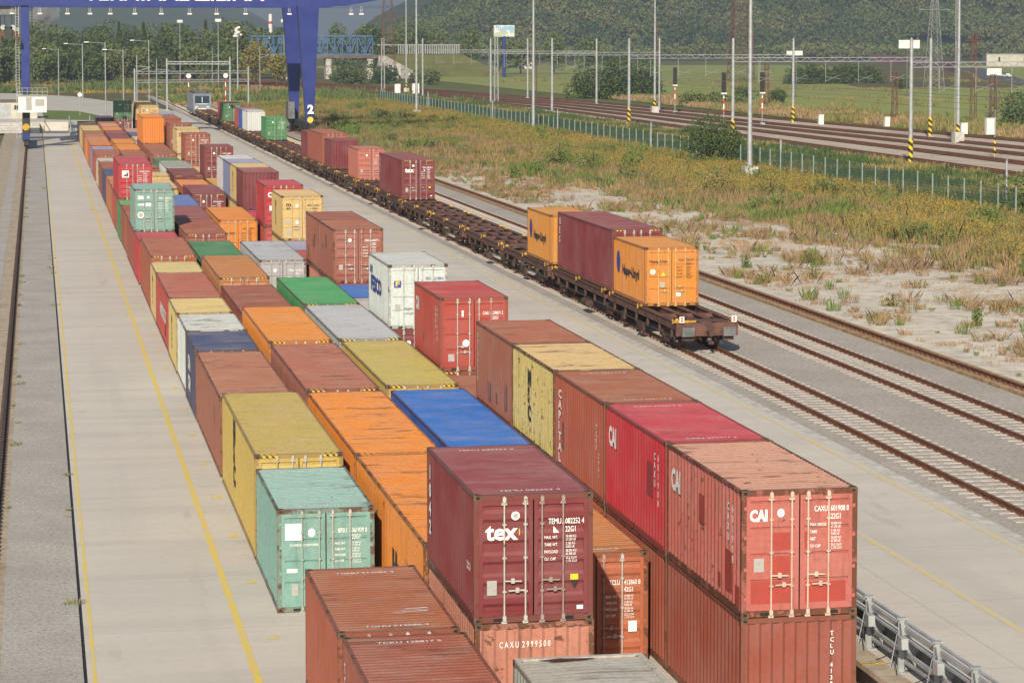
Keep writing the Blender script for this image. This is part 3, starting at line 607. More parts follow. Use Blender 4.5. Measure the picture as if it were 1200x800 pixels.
# row, tier, near end y, length, high?, end, colour, wear, door lettering, side lettering, options
LIST=[  # near-end y values worked out from image pixels, written in as numbers
('A',1,41.85,20,0,'E','redbrown',.30,None,'TCU',{'roofmark':'TCKU 128817 5'}),('A',1,48.25,20,0,'D','rust',.30,G1,None,{'dx':-.05,'roofmark':'TGHU 512086 4','scrape':True}),
('A',1,61.35,20,0,'D','turq',.42,'bfsu','vbar',{'style':'flat','roofmark':'BFSU 361939 0'}),('A',1,67.8,40,1,'D','olive',.10,G4,'msc40',{}),
('A',1,81.0,40,0,'D','brown',.30,G3,'vcode',{'roofc':(.36,.135,.10)}),('A',1,93.7,20,0,'D','navy',.15,G1,'cma',{}),('A',1,100.15,20,0,'D','white',.45,G2,None,{}),
('A',1,106.75,20,0,'D','yellow',.25,'msc','msc',{}),('A',1,113.0,40,0,'D','red',.35,G3,'hamburg',{'roofc':(.36,.11,.09)}),('A',1,125.45,20,0,'D','yellow',.25,'msc','msc',{}),
('A',1,131.75,40,1,'D','rust',.25,G3,None,{}),('A',1,145.85,20,0,'D','crimson',.2,G1,None,{}),('A',1,152.2,40,0,'D','redbrown',.3,G3,None,{}),
('A',1,164.7,20,0,'E','rust',.4,None,None,{}),('A',1,171.0,20,0,'E','redbrown',.4,None,None,{}),('A',1,177.3,20,0,'E','green',.3,None,'k',{'roofc':(.09,.28,.12)}),
('A',1,183.6,20,0,'D','rust',.4,None,None,{}),('A',1,189.9,20,0,'D','red',.4,None,None,{}),('A',1,196.2,20,0,'D','burnt',.4,None,None,{}),('A',1,202.6,20,0,'D','tan',.4,None,None,{}),
('A',1,208.9,20,0,'D','burnt',.3,None,None,{}),('A',1,215.4,40,0,'D','navy',.25,None,'navy2',{}),('A',1,228.4,40,0,'D','redbrown',.3,G3,None,{}),
('A',1,242.0,20,0,'E','cream',.35,None,None,{}),('A',1,253.8,40,0,'D','rust',.3,G3,None,{}),('A',1,267.9,20,0,'E','lav',.3,None,None,{}),
('A',1,278.3,40,0,'E','burnt',.3,None,None,{}),('A',1,290.9,40,0,'E','orange',.25,None,None,{'roofc':(.46,.18,.13)}),('A',1,304.0,20,0,'E','tan',.3,None,None,{}),
('A',1,310.6,40,0,'E','brown',.3,None,None,{}),('A',1,323.3,20,0,'E','yellow',.3,None,None,{}),('A',1,330.2,40,0,'E','yellow',.3,None,None,{}),('A',1,348.0,40,0,'E','dbrown',.3,None,None,{}),
('A',2,152.2,20,0,'D','turq2',.2,'turq2',None,{'style':'flat'}),('A',2,183.2,40,0,'D','crimson',.3,'picture','tall',{'dx':.05}),
('B',1,32.2,40,1,'E','lgrey',.2,None,None,{'opentop':True,'roofc':(.47,.425,.39),'tear':True}),('B',1,48.45,20,0,'E','pink',.55,None,None,{'endmark':'C A X U  2 9 9 9 5 0 0'}),
('B',1,55.1,40,1,'D','orange',.45,'hapag_code','hl40',{}),('B',1,67.5,40,1,'D','orange',.30,'hapag_code',None,{}),('B',1,80.3,40,1,'D','brown',.3,G3,None,{'roofc':(.34,.12,.10)}),
('B',1,93.5,40,1,'D','orange',.12,'hapag_code',None,{}),('B',1,106.2,40,0,'D','redbrown',.25,G3,None,{}),('B',1,119.1,40,1,'D','tan',.2,G3,None,{}),
('B',1,132.5,40,0,'D','green',.3,G3,None,{'roofc':(.045,.19,.07)}),('B',1,146.2,40,1,'D','redbrown',.2,G3,None,{}),('B',1,158.8,40,1,'D','wine',.2,G3,None,{}),('B',1,171.2,40,1,'D','blue',.2,G3,None,{'roofc':(.09,.15,.40)}),
('B',1,196.6,40,0,'E','yellow',.3,None,None,{}),('B',1,209.2,20,1,'E','yellow',.3,None,None,{'stripes':False}),('B',1,228.0,20,0,'E','rust',.4,None,None,{}),('B',1,251.5,40,0,'E','brown',.4,None,None,{}),
('B',1,266.5,40,0,'E','orange',.3,None,None,{}),('B',1,283.2,40,0,'E','orange',.3,None,None,{}),('B',1,295.8,40,0,'E','maroon',.4,None,None,{}),('B',1,311.0,40,0,'E','wine',.4,None,None,{}),
('B',1,323.5,40,0,'E','orange',.3,None,None,{}),('B',1,337.5,40,0,'E','salmon',.3,None,None,{}),('B',1,351.0,20,0,'E','tan',.3,None,None,{}),('B',1,363.0,40,1,'D','purple',.3,None,None,{'stripes':False}),
('B',2,48.45,20,0,'D','maroon',.12,'tex','tex',{'dx':-.02,'roofmark':'TEMU 082252 4'}),
('C',1,54.8,40,0,'D','burnt',.35,'tclu',None,{'roofmark':'TCLU 413860 8'}),('C',1,67.45,40,1,'D','blue',.10,G3,None,{}),('C',1,80.75,40,1,'D','olive',.15,G4,None,{}),('C',1,93.7,40,1,'D','grey',.2,G3,None,{}),
('C',1,106.5,40,1,'D','green',.12,G3,None,{}),('C',1,128.2,40,1,'D','grey',.3,G3,None,{'stripes':False,'style':'flat'}),('C',1,157.2,40,1,'D','orange',.15,'hapag_code',None,{'stripes':False,'style':'flat'}),
('C',1,183.6,40,1,'D','maroon',.15,('MOFU','068210 4','45G1','w'),None,{}),('C',1,196.3,40,0,'E','burnt',.2,None,None,{'roofc':(.58,.22,.08)}),('C',1,209.0,40,1,'E','plum',.2,None,None,{}),('C',1,221.6,40,1,'E','white',.3,None,None,{'opentop':True,'roofc':(.42,.40,.35),'stripes':False}),
('C',1,240.8,20,0,'E','dgreen',.3,None,None,{}),('C',1,247.5,40,1,'D','brown',.4,None,None,{}),('C',1,260.1,40,1,'E','rust',.4,None,None,{'roofc':(.28,.10,.085)}),('C',1,272.7,40,1,'E','rust',.4,None,None,{}),
('C',1,290.0,20,0,'E','cream',.4,None,None,{}),('C',1,296.5,20,0,'E','yellow',.4,None,None,{}),('C',1,304.0,40,0,'E','navy',.4,None,None,{'roofc':(.07,.10,.22)}),('C',1,317.0,40,0,'E','salmon',.4,None,None,{}),('C',1,357.8,40,1,'D','maroon',.4,G3,None,{'dx':-.3}),
('C',2,272.8,40,1,'E','orange',.08,None,None,{'z':2.896,'stripes':False}),('C',2,358.0,20,0,'D','dgreen',.2,G3,None,{'z':2.896,'dx':-.3}),
('D',1,47.95,20,0,'E','redbrown',.22,None,None,{'endmark':'|TCLU 413802'}),('D',1,54.1,20,0,'E','rust',.4,None,None,{'roofc':None}),('D',1,60.3,20,0,'E','burnt',.4,None,None,{}),('D',1,66.5,20,0,'E','brown',.3,None,None,{}),('D',1,72.7,20,0,'E','maroon',.3,None,None,{}),('D',1,79.0,20,0,'E','brown',.3,None,None,{}),
('D',1,86.1,20,0,'D','redbrown',.3,G1,None,{'stripes':True}),('D',1,99.0,20,0,'D','maroon',.3,G2,None,{}),('D',1,105.3,20,0,'E','cream',.3,None,None,{}),('D',1,111.6,20,0,'E','blue',.2,None,None,{}),('D',1,118.3,20,0,'E','red',.3,None,None,{}),('D',1,124.5,20,0,'E','pink',.3,None,None,{}),
('D',1,131.2,20,0,'E','red',.3,None,None,{}),('D',1,137.6,20,0,'E','lav',.3,None,None,{}),('D',1,144.0,20,0,'E','yellow',.3,None,None,{}),('D',1,154.9,20,0,'D','red',.3,G2,None,{}),('D',1,161.3,20,0,'E','magenta',.3,None,None,{}),('D',1,170.3,20,0,'E','magenta',.3,None,None,{}),
('D',1,176.8,20,0,'E','yellow',.3,None,None,{}),('D',1,183.1,20,0,'E','tan',.3,None,None,{}),('D',1,189.5,20,0,'E','grey',.3,None,None,{}),('D',1,198.3,40,0,'E','tan',.3,None,None,{'roofc':(.5,.28,.09)}),('D',1,210.8,20,0,'D','maroon',.3,None,None,{}),('D',1,217.3,40,0,'E','yellow',.3,None,None,{}),
('D',1,238.9,20,0,'D','rust',.3,None,None,{}),('D',1,254.0,20,0,'D','yellow',.3,None,None,{}),('D',1,268.0,20,0,'D','rust',.3,None,None,{}),('D',1,287.0,40,0,'E','rust',.3,None,None,{}),('D',1,302.5,20,0,'E','brown',.3,None,None,{}),('D',1,340.5,20,0,'E','tan',.3,None,None,{}),('D',1,357.0,40,0,'E','brown',.3,None,None,{}),
('D',2,47.95,20,0,'D','salmon',.60,'cai','cai',{'style':'flat','rods':(.55,.42,.33)}),('D',2,54.15,20,0,'E','crimson',.12,None,'cai',{'roofmark':'CAIU 299417 2'}),('D',2,60.35,20,0,'E','rust',.2,None,'capital',{'roofmark':'TCKU 296114 8'}),('D',2,66.55,20,0,'E','yellow',.62,None,'msc',{}),('D',2,72.75,20,0,'E','brown',.3,None,'vcode',{'roofc':(.30,.095,.07)}),
('D',2,86.1,20,0,'D','red',.12,'red20','cai',{'style':'flat','roofc':(.36,.05,.065)}),('D',2,99.05,20,0,'D','white',.22,'fesco','fesco',{'style':'flat','roofc':(.44,.47,.48),'rods':(.5,.52,.5)}),
('D',2,118.4,20,0,'D','brown',.35,G5,'vbar',{}),('D',2,124.6,20,0,'E','brown',.35,None,None,{'roofc':(.25,.085,.066)}),('D',2,144.0,20,0,'D','yellow',.15,'msc','msc',{'style':'flat'}),('D',2,154.9,20,0,'D','crimson',.1,'oel','TTNU',{}),
('D',2,170.4,20,0,'E','maroon',.25,None,'T',{'roofc':(.27,.075,.075)}),('D',2,176.8,20,0,'E','yellow',.2,None,'msc',{}),('D',2,183.1,20,0,'E','lav',.2,None,None,{}),('D',2,189.5,20,0,'E','white',.2,None,'GESU30',{}),
('D',2,210.9,20,0,'D','maroon',.2,G1,None,{}),('D',2,238.9,20,0,'D','rust',.3,G5,None,{}),('D',2,254.0,20,0,'D','yellow',.2,'msc',None,{'style':'flat'}),('D',2,268.0,20,0,'D','redbrown',.3,G1,None,{}),('D',2,286.8,40,0,'E','rust',.3,None,None,{}),('D',2,302.4,20,0,'E','lav',.3,None,None,{}),('D',2,340.3,20,0,'D','yellow',.2,'msc',None,{'style':'flat'}),('D',2,357.0,40,0,'E','yellow',.2,None,None,{}),
]
ROWN={'A':'leftmost row','B':'second row','C':'third row','D':'rightmost row'}
ORD=['','second','third','fourth','fifth','sixth','seventh','eighth','ninth','tenth','eleventh','twelfth']
def container_labels():
    labs=[None]*len(LIST); seen={}
    def nb(i,step):
        r,t,y=LIST[i][:3]; row=sorted([k for k in range(len(LIST)) if LIST[k][0]==r and LIST[k][1]==t],key=lambda k:LIST[k][2]); p=row.index(i)+step
        return row[p] if 0<=p<len(row) else None
    for i,e in enumerate(LIST):
        r,t,y,L,hc,fr,ck=e[:7]; w=C[ck][2]; up='upper' if t==2 else 'ground'
        f,b=nb(i,-1),nb(i,1); fw=C[LIST[f][6]][2] if f is not None else None; bw=C[LIST[b][6]][2] if b is not None else None
        if fw and bw: l=f'{w} {L} foot container between {fw} and {bw} ones, {ROWN[r]}, {up} tier'
        elif bw: l=f'{w} {L} foot container, nearest on {up} tier of {ROWN[r]}'
        else: l=f'{w} {L} foot container, farthest on {up} tier of {ROWN[r]}'
        labs[i]=l
    for l in set(labs):
        idx=sorted([i for i in range(len(LIST)) if labs[i]==l],key=lambda i:LIST[i][2])
        if len(idx)>1:
            for k,i in enumerate(idx):
                r,t,y,L,hc,fr,ck=LIST[i][:7]; up='upper' if t==2 else 'ground'
                fw=C[LIST[nb(i,-1)][6]][2] if nb(i,-1) is not None else 'open yard'
                labs[i]=f'{w_(ck)} container behind {fw} one, {up} tier, {ROWN[r]}, {["nearest of its colours","farther along yard","farthest along yard"][k]}'
    return labs
def w_(ck): return C[ck][2]
LABS=container_labels()
for e,lab in zip(LIST,LABS):
    r,t,y,L,hc,fr,ck,wear,dec,side,op=e; op=dict(op); H=HC if hc else H0
    z=op.pop('z',H0 if t==2 else 0.); dx=op.pop('dx',0.)+rng.uniform(-.03,.03)*(1 if y>90 else 0)
    if op.get('roofc','x') is None: op.pop('roofc')
    make_container((ROWX[r]+W/2+dx,y,z+.004*t),6.058 if L==20 else 12.192,H,fr,ck,wear,dec,side,label=' '.join(lab.split()[:16]),group='shipping containers stacked in the yard',**op)
# ------------------------------------------------------------------ freight train
CAM_SCALE,FLOOR_Z=1.,UPPER[1]
TX=27.33; DECK=1.23
TRAIN=[(106.0,20,0,'D','train','hl','hl',{'style':'flat','stripes':False,'rods':(.58,.40,.16)},'amber orange 20 foot container at the near end of the train'),
(112.4,40,1,'D','maroon',G3,'tall',{},'long maroon container on the train between two amber orange ones'),
(126.6,20,0,'E','train',None,'hl',{},'amber orange 20 foot container behind the long maroon one on the train'),
(180.0,40,1,'D','maroon','tex','tall',{},'maroon container standing alone on the middle of the train before empty wagons'),
(205.8,20,0,'D','salmon',G5,None,{'roofc':(.36,.13,.10)},'salmon container with corroded doors on the train behind a maroon one'),
(223.7,20,0,'E','maroon',None,'T',{},'maroon container with ribbed end wall, white lettering, in mid train'),
(231.9,40,1,'D','rust',G3,None,{'stripes':False},'long rust brown container on the train behind a ribbed maroon end'),
(244.4,20,0,'E','maroon',None,None,{},'maroon container on the train directly behind the long rust brown one'),
(289.5,20,0,'D','green',G3,None,{},'green container with white door marks on the far half of the train'),
(317.0,20,0,'E','white',None,None,{},'off white container with ribbed end on the far half of the train'),
(323.3,20,0,'E','blue',None,None,{'roofc':(.2,.24,.36)},'blue container between off white and red ones on the train'),
(329.6,20,0,'E','red',None,None,{},'red container behind the blue one on the far half of the train'),
(355.3,20,0,'D','dgreen',G3,None,{},'dark green container nearest the locomotive end but one'),
(361.6,20,0,'E','red',None,None,{},'red container behind the dark green one, last before the locomotive')]
TRAIN[12]=TRAIN[12][:8]+('dark green container on the train in front of the farthest red one',)
for y,L,hc,fr,ck,dec,side,op,lab in TRAIN:
    make_container((TX,y,DECK+.004),6.058 if L==20 else 12.192,HC if hc else H0,fr,ck,.12,dec,side,label=lab,group='containers riding on the freight train',**op)
WL=26.3
def m_wframe():
    mb=MB()
    for seg in (0,1):
        y0=.55+seg*13.2; y1=y0+12.5
        for x in (-1.22,-.36,.36,1.22):
            d=.34 if abs(x)>1 else .42
            mb.box(x-.07,y0,DECK-.06-d,x+.07,y1,DECK-.06)
            mb.box(x-.13,y0,DECK-.07,x+.13,y1,DECK-.035)
        y=y0
        for k in range(5):
            mb.box(-1.3,y,DECK-.22,1.3,y+.2,DECK-.05); y+=(y1-y0-.22)/4
        mb.box(-.95,y0+.02,DECK-.12,.95,y0+.9,DECK-.04); mb.box(-.95,y1-.9,DECK-.12,.95,y1-.02,DECK-.04)
    mb.box(-1.32,.30,DECK-.62,1.32,.56,DECK-.08); mb.box(-1.32,WL-.56,DECK-.62,1.32,WL-.30,DECK-.08)
    mb.box(-.5,13.0,DECK-.5,.5,13.4,DECK-.15)
    return mb
def m_bogie():
    mb=MB()
    for s in (-1,1):
        mb.prism([(-1.35,.42),(-1.2,.62),(-.5,.62),(-.3,.78),(.3,.78),(.5,.62),(1.2,.62),(1.35,.42),(1.1,.36),(.6,.40),(.35,.30),(-.35,.30),(-.6,.40),(-1.1,.36)],'x',s*1.02-.07,s*1.02+.07)
        for y in (-.9,.9): mb.box(s*1.04-.14,y-.19,.30,s*1.04+.14,y+.19,.60)
        for y in (-.16,0,.16): mb.cyl((s*1.02,y,.34),(s*1.02,y,.66),.06,n=8)
        mb.box(s*1.2-.05,-.5,.2,s*1.2+.05,.5,.34)
    mb.box(-1.1,-.22,.5,1.1,.22,.86); mb.box(-.25,-.25,.8,.25,.25,1.05)
    return mb
def m_axle():
    mb=MB()
    for s in (-1,1):
        mb.cyl((s*.72,0,.46),(s*.80,0,.46),.45,n=22); mb.cyl((s*.69,0,.46),(s*.72,0,.46),.49,n=22); mb.cyl((s*.80,0,.46),(s*.83,0,.46),.16,n=10)
    mb.cyl((-.7,0,.46),(.7,0,.46),.085,n=8); return mb
def m_buffer():
    mb=MB(); mb.cyl((0,-.12,0),(0,.2,0),.11,n=12); mb.box(-.26,-.17,-.19,.26,-.12,.19); mb.box(-.16,.16,-.16,.16,.22,.16); return mb
def m_spigot():
    mb=MB(); mb.box(-.10,-.16,0,.10,.16,.04); mb.box(-.05,-.05,.04,.05,.05,.10); mb.box(.16,-.03,-.1,.2,.03,.1); return mb
def m_rail_side():
    mb=MB()
    for k in range(12):
        y=1.2+k*2.1; mb.box(-.05,y,-.35,.05,y+.1,.0)
    mb.cyl((0,.9,-.3),(0,25.,-.3),.03,n=6); mb.box(-.12,6,-.62,.02,7.1,-.25); mb.cyl((-.25,16,-.45),(-.25,17.1,-.45),.19,n=12); mb.box(-.1,9.6,-.5,.02,10.1,-.15); return mb
def m_brakes():
    mb=MB()
    mb.bar((-.35,.25,DECK-.72),(-.3,.1,.45),.04); mb.bar((.3,.25,DECK-.7),(.35,.12,.4),.04); mb.cyl((0,.3,DECK-.45),(0,-.22,DECK-.47),.05,n=8); mb.box(-.09,-.34,DECK-.56,.09,-.2,DECK-.36); mb.cyl((0,-.26,DECK-.5),(.03,-.28,.42),.035,n=6); mb.box(-.10,-.33,.32,.12,-.22,.46); mb.box(-1.1,.18,DECK-.8,-.65,.3,DECK-.62); mb.box(.65,.18,DECK-.8,1.1,.3,DECK-.62)
    return mb
def make_wagon(y0,first,lab):
    t=thing('flat_wagon',lab,'container wagon',(TX,y0,0),0,'flat wagons of the freight train')
    fr=link('frame',cached('frame_wagon',m_wframe,[M['wagon']]),None,t)
    link('side_gear',cached('side_gear',m_rail_side,[M['wagond']]),None,t,(-1.28,0,DECK-.42)); link('side_gear',cached('side_gear',m_rail_side,[M['wagond']]),None,t,(1.28,WL,DECK-.42),math.pi)
    for yb in (2.6,13.2,WL-2.6):
        b=link('bogie',cached('bogie',m_bogie,[M['wagond']]),None,t,(0,yb,0))
        for d in (-.9,.9): link('wheelset',cached('wheelset',m_axle,[M['rustred']]),None,b,(0,d,0))
    for s in (-1,1):
        link('buffer',cached('buffer',m_buffer,[M['galvd']]),None,t,(s*.88,.17,DECK-.42)); link('buffer',cached('buffer',m_buffer,[M['galvd']]),None,t,(s*.88,WL-.17,DECK-.42),math.pi)
    ys=[.75,6.9,12.4,14.0,19.7,25.5]
    for yy in ys:
        for s in (-1,1): link('container_spigot',cached('spigot',m_spigot,[M['yellow']]),None,t,(s*1.2,yy,DECK-.03),0 if s>0 else math.pi)
    link('brake_gear',cached('brake_gear',m_brakes,[M['wagond']]),None,t)
    if first:
        for s in (-1,1):
            mb=MB(); mb.box(-.10,-.03,0,.10,.03,.26,0); mb.box(-.05,-.034,.04,.05,-.03,.11,1); mb.box(-.05,-.034,.15,.05,-.03,.22,1)
            l=link('tail_board',mb,[M['white'],M['red']],t,(s*1.12,.22,DECK-.05))
        mb=MB(); mb.box(-.5,0,0,.5,.05,.09); link('hazard_bar',mb,[M['yellow']],t,(-1.0,.25,DECK-.05))
    return t
wl=['flat wagon at the near end carrying amber orange and long maroon containers','skeletal flat wagon second from the near end, rear amber container then empty deck','wholly empty skeletal flat wagon third from the near end','flat wagon under the long maroon container standing alone','flat wagon under the salmon and ribbed maroon containers','flat wagon under the long rust brown container','empty flat wagon between the rust brown and green containers','flat wagon under the green container on the train','flat wagon under off white, blue and red containers','flat wagon under the dark green container','empty flat wagon second from the locomotive','flat wagon coupled to the locomotive']
for k in range(12): make_wagon(99.75+k*(WL+.32),k==0,wl[k])
# locomotive
def make_loco():
    t=thing('locomotive','grey blue electric locomotive with slanted cab at the far end of the train','locomotive',(TX,420.5,0))
    mb=MB(); L=18.
    prof=[(0.,1.1),(0.,2.15),(.75,3.35),(1.5,3.75),(L-1.5,3.75),(L-.75,3.35),(L,2.15),(L,1.1)]
    mb.prism(prof,'x',-1.48,1.48); link('body',mb,[M['loco']],t)
    mb=MB(); mb.prism([(-.02,2.22),(.70,3.33),(.66,3.36),(-.06,2.22)],'x',-1.2,1.2); link('windscreen',mb,[M['glass']],t)
    mb=MB(); mb.box(-1.5,.05,.55,1.5,L-.05,1.12); mb.box(-1.35,-.12,.35,1.35,.3,1.0); link('underframe',mb,[M['galvd']],t)
    mb=MB(); mb.box(-1.49,.9,2.4,-1.485,1.8,3.1); link('side_window',mb,[M['glass']],t)
    for s in (-1,1):
        mb=MB(); mb.box(-.22,-.06,0,.22,.02,.2); link('headlight',mb,[M['lamp']],t,(s*.95,0,1.45))
        mb=MB(); mb.cyl((0,-.5,0),(0,0,0),.12,n=10); mb.cyl((0,-.55,0),(0,-.5,0),.27,n=14); link('buffer',mb,[M['wagond']],t,(s*.88,0,1.05))
    for y in (3.6,14.4):
        b=link('bogie',cached('bogie',m_bogie,[M['wagond']]),None,t,(0,y,0))
        for d in (-.9,.9): link('wheelset',cached('wheelset',m_axle,[M['rustred']]),None,b,(0,d,0))
    mb=MB(); mb.box(-.9,3,3.75,.9,15,4.0); mb.bar((-.5,5,4.0),(-.5,6.4,4.7),.06); mb.bar((.5,5,4.0),(.5,6.4,4.7),.06); mb.bar((-.5,6.4,4.7),(-.4,5.2,5.3),.05); mb.bar((.5,6.4,4.7),(.4,5.2,5.3),.05); mb.box(-.95,5.1,5.28,.95,5.3,5.34); link('pantograph',mb,[M['galvd']],t)
    mb=MB(); mb.box(-1.0,-.015,3.02-1.0,1.0,.0,2.1); link('white_band',mb,[M['white']],t)
    mb=MB(); mb.box(-1.2,-.03,1.15,1.2,.0,1.35); mb.box(-.05,-.02,2.2,.05,.6,3.2); link('front_trim',mb,[M['lamp']],t)
    mb=MB(); mb.box(-1.3,1.6,3.74,1.3,16.4,3.86); link('roof_panel',mb,[M['wagond']],t)
make_loco()
# ------------------------------------------------------------------ gantry crane
CAM_SCALE,FLOOR_Z=UPPER
ZL=-UPPER[1]/UPPER[0]
def make_crane():
    Y0,Y1=367.,389.; ZB=19.05
    t=thing('gantry_crane','huge blue rail mounted gantry crane with white lettering spanning the yard','crane',(0,0,0))
    for k,y in enumerate((Y0,Y1)):
        mb=MB(); mb.prism([(-14,ZB),(44.8,ZB),(56,ZB+1.9),(56,ZB+3.0),(-14,ZB+3.0)],'y',y-1.0,y+1.0)
        mb.box(-14,y-1.12,ZB-.06,56,y-1.0,ZB-.0); 
        g=link('girder',mb,[M['blue']],t)
        if k==0:
            mb=MB(); put_word(mb,'TERMINÁL ŽILINA',(7.0,y-1.03,ZB+.72),UX,UZ,1.75,'w',.02,1.32); link('lettering',mb,LM,g)
    for y,zb in ((Y0,6.6),(Y1,6.6)):
        mb=MB(); mb.box(-2.0,y-.75,zb,-.86,y+.75,ZB); link('leg',mb,[M['blue']],t)
        mb=MB(); mb.box(-1.95,y-.65,1.2+ZL,-.91,y+.65,zb); link('lower_leg',mb,[M['black']],t)
        mb=MB(); s=1.55
        mb.add([(39.55-1.75,y-1.2,ZB),(39.55+1.35,y-1.2,ZB),(39.55+1.35,y+1.2,ZB),(39.55-1.75,y+1.2,ZB),(39.55-.55,y-.6,1.6),(39.55+.55,y-.6,1.6),(39.55+.55,y+.6,1.6),(39.55-.55,y+.6,1.6)],[(0,1,5,4),(1,2,6,5),(2,3,7,6),(3,0,4,7),(4,5,6,7),(0,3,2,1)])
        link('leg',mb,[M['blue']],t)
    for x,z0 in ((-1.43,ZL),(39.5,0.)):
        mb=MB(); mb.box(x-.45,362.5,1.0+z0,x+.45,393,1.9+z0); link('sill_beam',mb,[M['black']],t)
        for y in (364.,369,387,392):
            mb=MB(); mb.prism([(-2.0,.55),(-1.5,1.3),(1.5,1.3),(2.0,.55),(1.6,.35),(-1.6,.35)],'x',-.3,.3); b=link('bogie',mb,[M['black']],t,(x,y,z0))
            for d in (-1.2,0,1.2):
                mb=MB(); mb.cyl((-.09,0,0),(.09,0,0),.34,n=16); link('wheel',mb,[M['galvd']],b,(0,d,.385))
    mb=MB(); mb.box(-1.95,362.2,-.2,-.9,363.2,2.9); link('equipment_box',mb,[M['black']],t)
    mb=MB(); mb.box(-1.97,362.15,.0,-.88,362.2,.75); link('blue_panel',mb,[M['blue']],t)
    mb=MB(); mb.cyl((-1.43,362.1,1.7),(-1.43,362.19,1.7),.5,n=20); link('warning_disc',mb,[M['yellow']],t)
    # electric house and walkway on the left leg
    mb=MB(); mb.box(-2.5,364.6,3.7,1.5,366.1,6.1); h=link('electrical_cabin',mb,[M['white']],t)
    mb=MB()
    for z in (6.2,6.7,7.2): mb.bar((-2.6,364.5,z),(1.6,364.5,z),.05)
    for x in np.linspace(-2.6,1.6,7): mb.bar((x,364.5,6.1),(x,364.5,7.2),.05)
    mb.box(-2.7,364.4,6.08,1.7,366.2,6.14); link('railing',mb,[M['galv']],h)
    mb=MB(); mb.box(-1.4,364.585,4.0,-.6,364.6,5.9); mb.box(-.1,364.585,4.6,1.2,364.6,5.6); link('door',mb,[M['lgrey'] if 'lgrey' in M else M['galvd']],h)
    mb=MB()
    for x in (-2.75,-2.3): mb.bar((x,366.2,.0),(x,366.2,ZB),.06)
    z=.6
    while z<ZB: mb.bar((-2.75,366.2,z),(-2.3,366.2,z),.04); z+=.4
    link('ladder',mb,[M['galv']],t)
    mb=MB()
    for k in range(28): mb.box(-.58,366.3,7.2+k*.42,-.30,366.8,7.45+k*.42)
    link('cable_chain',mb,[M['black']],t)
    # trolley, ropes and spreader hanging left of the leg
    mb=MB(); mb.box(-5.2,366.8,ZB+.2-1.6,-2.3,373,ZB-.15); tr_=link('trolley',mb,[M['galvd']],t)
    mb=MB()
    for x in (-4.9,-4.3,-3.3,-2.7): mb.bar((x,367.2,15.4),(x,367.2,17.6),.05); mb.bar((x,371.5,15.4),(x,371.5,17.6),.05)
    link('hoist_rope',mb,[M['black']],tr_)
    mb=MB(); mb.box(-5.05,366.6,14.6,-2.4,372.4,15.3); mb.box(-5.1,364,14.0,-4.7,376,14.6); mb.box(-2.75,364,14.0,-2.35,376,14.6); mb.box(-4.5,366.55,14.8,-3.0,366.6,15.6); link('spreader',mb,[M['rustred']],tr_)
    for x in (-4.5,-3.1):
        mb=MB(); mb.cyl((x,366.3,15.85),(x,366.6,15.85),.38,n=16); link('sheave',mb,[M['galv']],tr_)
    mb=MB(); mb.box(-4.3,366.3,14.1,-3.2,368.5,16.); link('operator_cab',mb,[M['glass']],tr_)
    # floodlights under the girder
    for x in (-3.2,-1.9+2.6,4.6,7.8,10.7,14.2,18.0,22.1,26.0,30.2,36.6,45.7,47.2):
        mb=MB(); mb.bar((x-.12,366.5,ZB-1.0),(x-.12,366.5,ZB),.04); mb.bar((x+.12,366.5,ZB-1.0),(x+.12,366.5,ZB),.04); mb.box(x-.32,366.2,ZB-1.32,x+.32,366.8,ZB-1.1); link('floodlight',mb,[M['lamp']],t)
    # number and disc on the right leg
    mb=MB(); put_word(mb,'2',(39.15,365.9,3.3),UX,UZ,1.25,'w',.05,1.); disc(mb,(39.55,366.0,2.35),UX,UZ,.45,'y'); link('number',mb,LM,t)
    mb=MB(); mb.box(38.0,383,2.0,39.0,387,4.6); mb.box(37.9,386,.9,38.9,389,2.0); link('drive_unit',mb,[M['galvd']],t)
make_crane()
# ------------------------------------------------------------------ poles, masts, portals
def tapered_mast(name,label,cat,x,y,h,r0,r1,mat,group=None,base=None,head=None):
    t=thing(name,label,cat,(x,y,-.1),0,group)
    mb=MB(); z0=base[1] if base else 0
    mb.cyl((0,0,z0),(0,0,h+.1),r0,r1,12); link('pole',mb,[mat],t)
    if base:
        mb=MB(); b=base[0]; mb.box(-b/2,-b/2,-.1,b/2,b/2,base[1]); link('footing',mb,[M['concrete_block']],t)
    return t
LMAST=[(73.3,367.75,'light grey lighting mast on a small concrete foot in the weeds',.8),(69.4,238.5,'tallest nearest lighting mast on a white block beside the weeds',.9),(68.5,453.2,'lighting mast with white footing, right of the crane leg',1.0),(97.8,665.4,'lighting mast with striped foot beyond the main line',1.6),(117.4,469.1,'lighting mast with striped base among the main tracks',1.4),(125.1,327.5,'lighting mast with ladder on a big white block by the tracks',1.4)]  # mast, portal and post positions here and below mostly come from image pixels
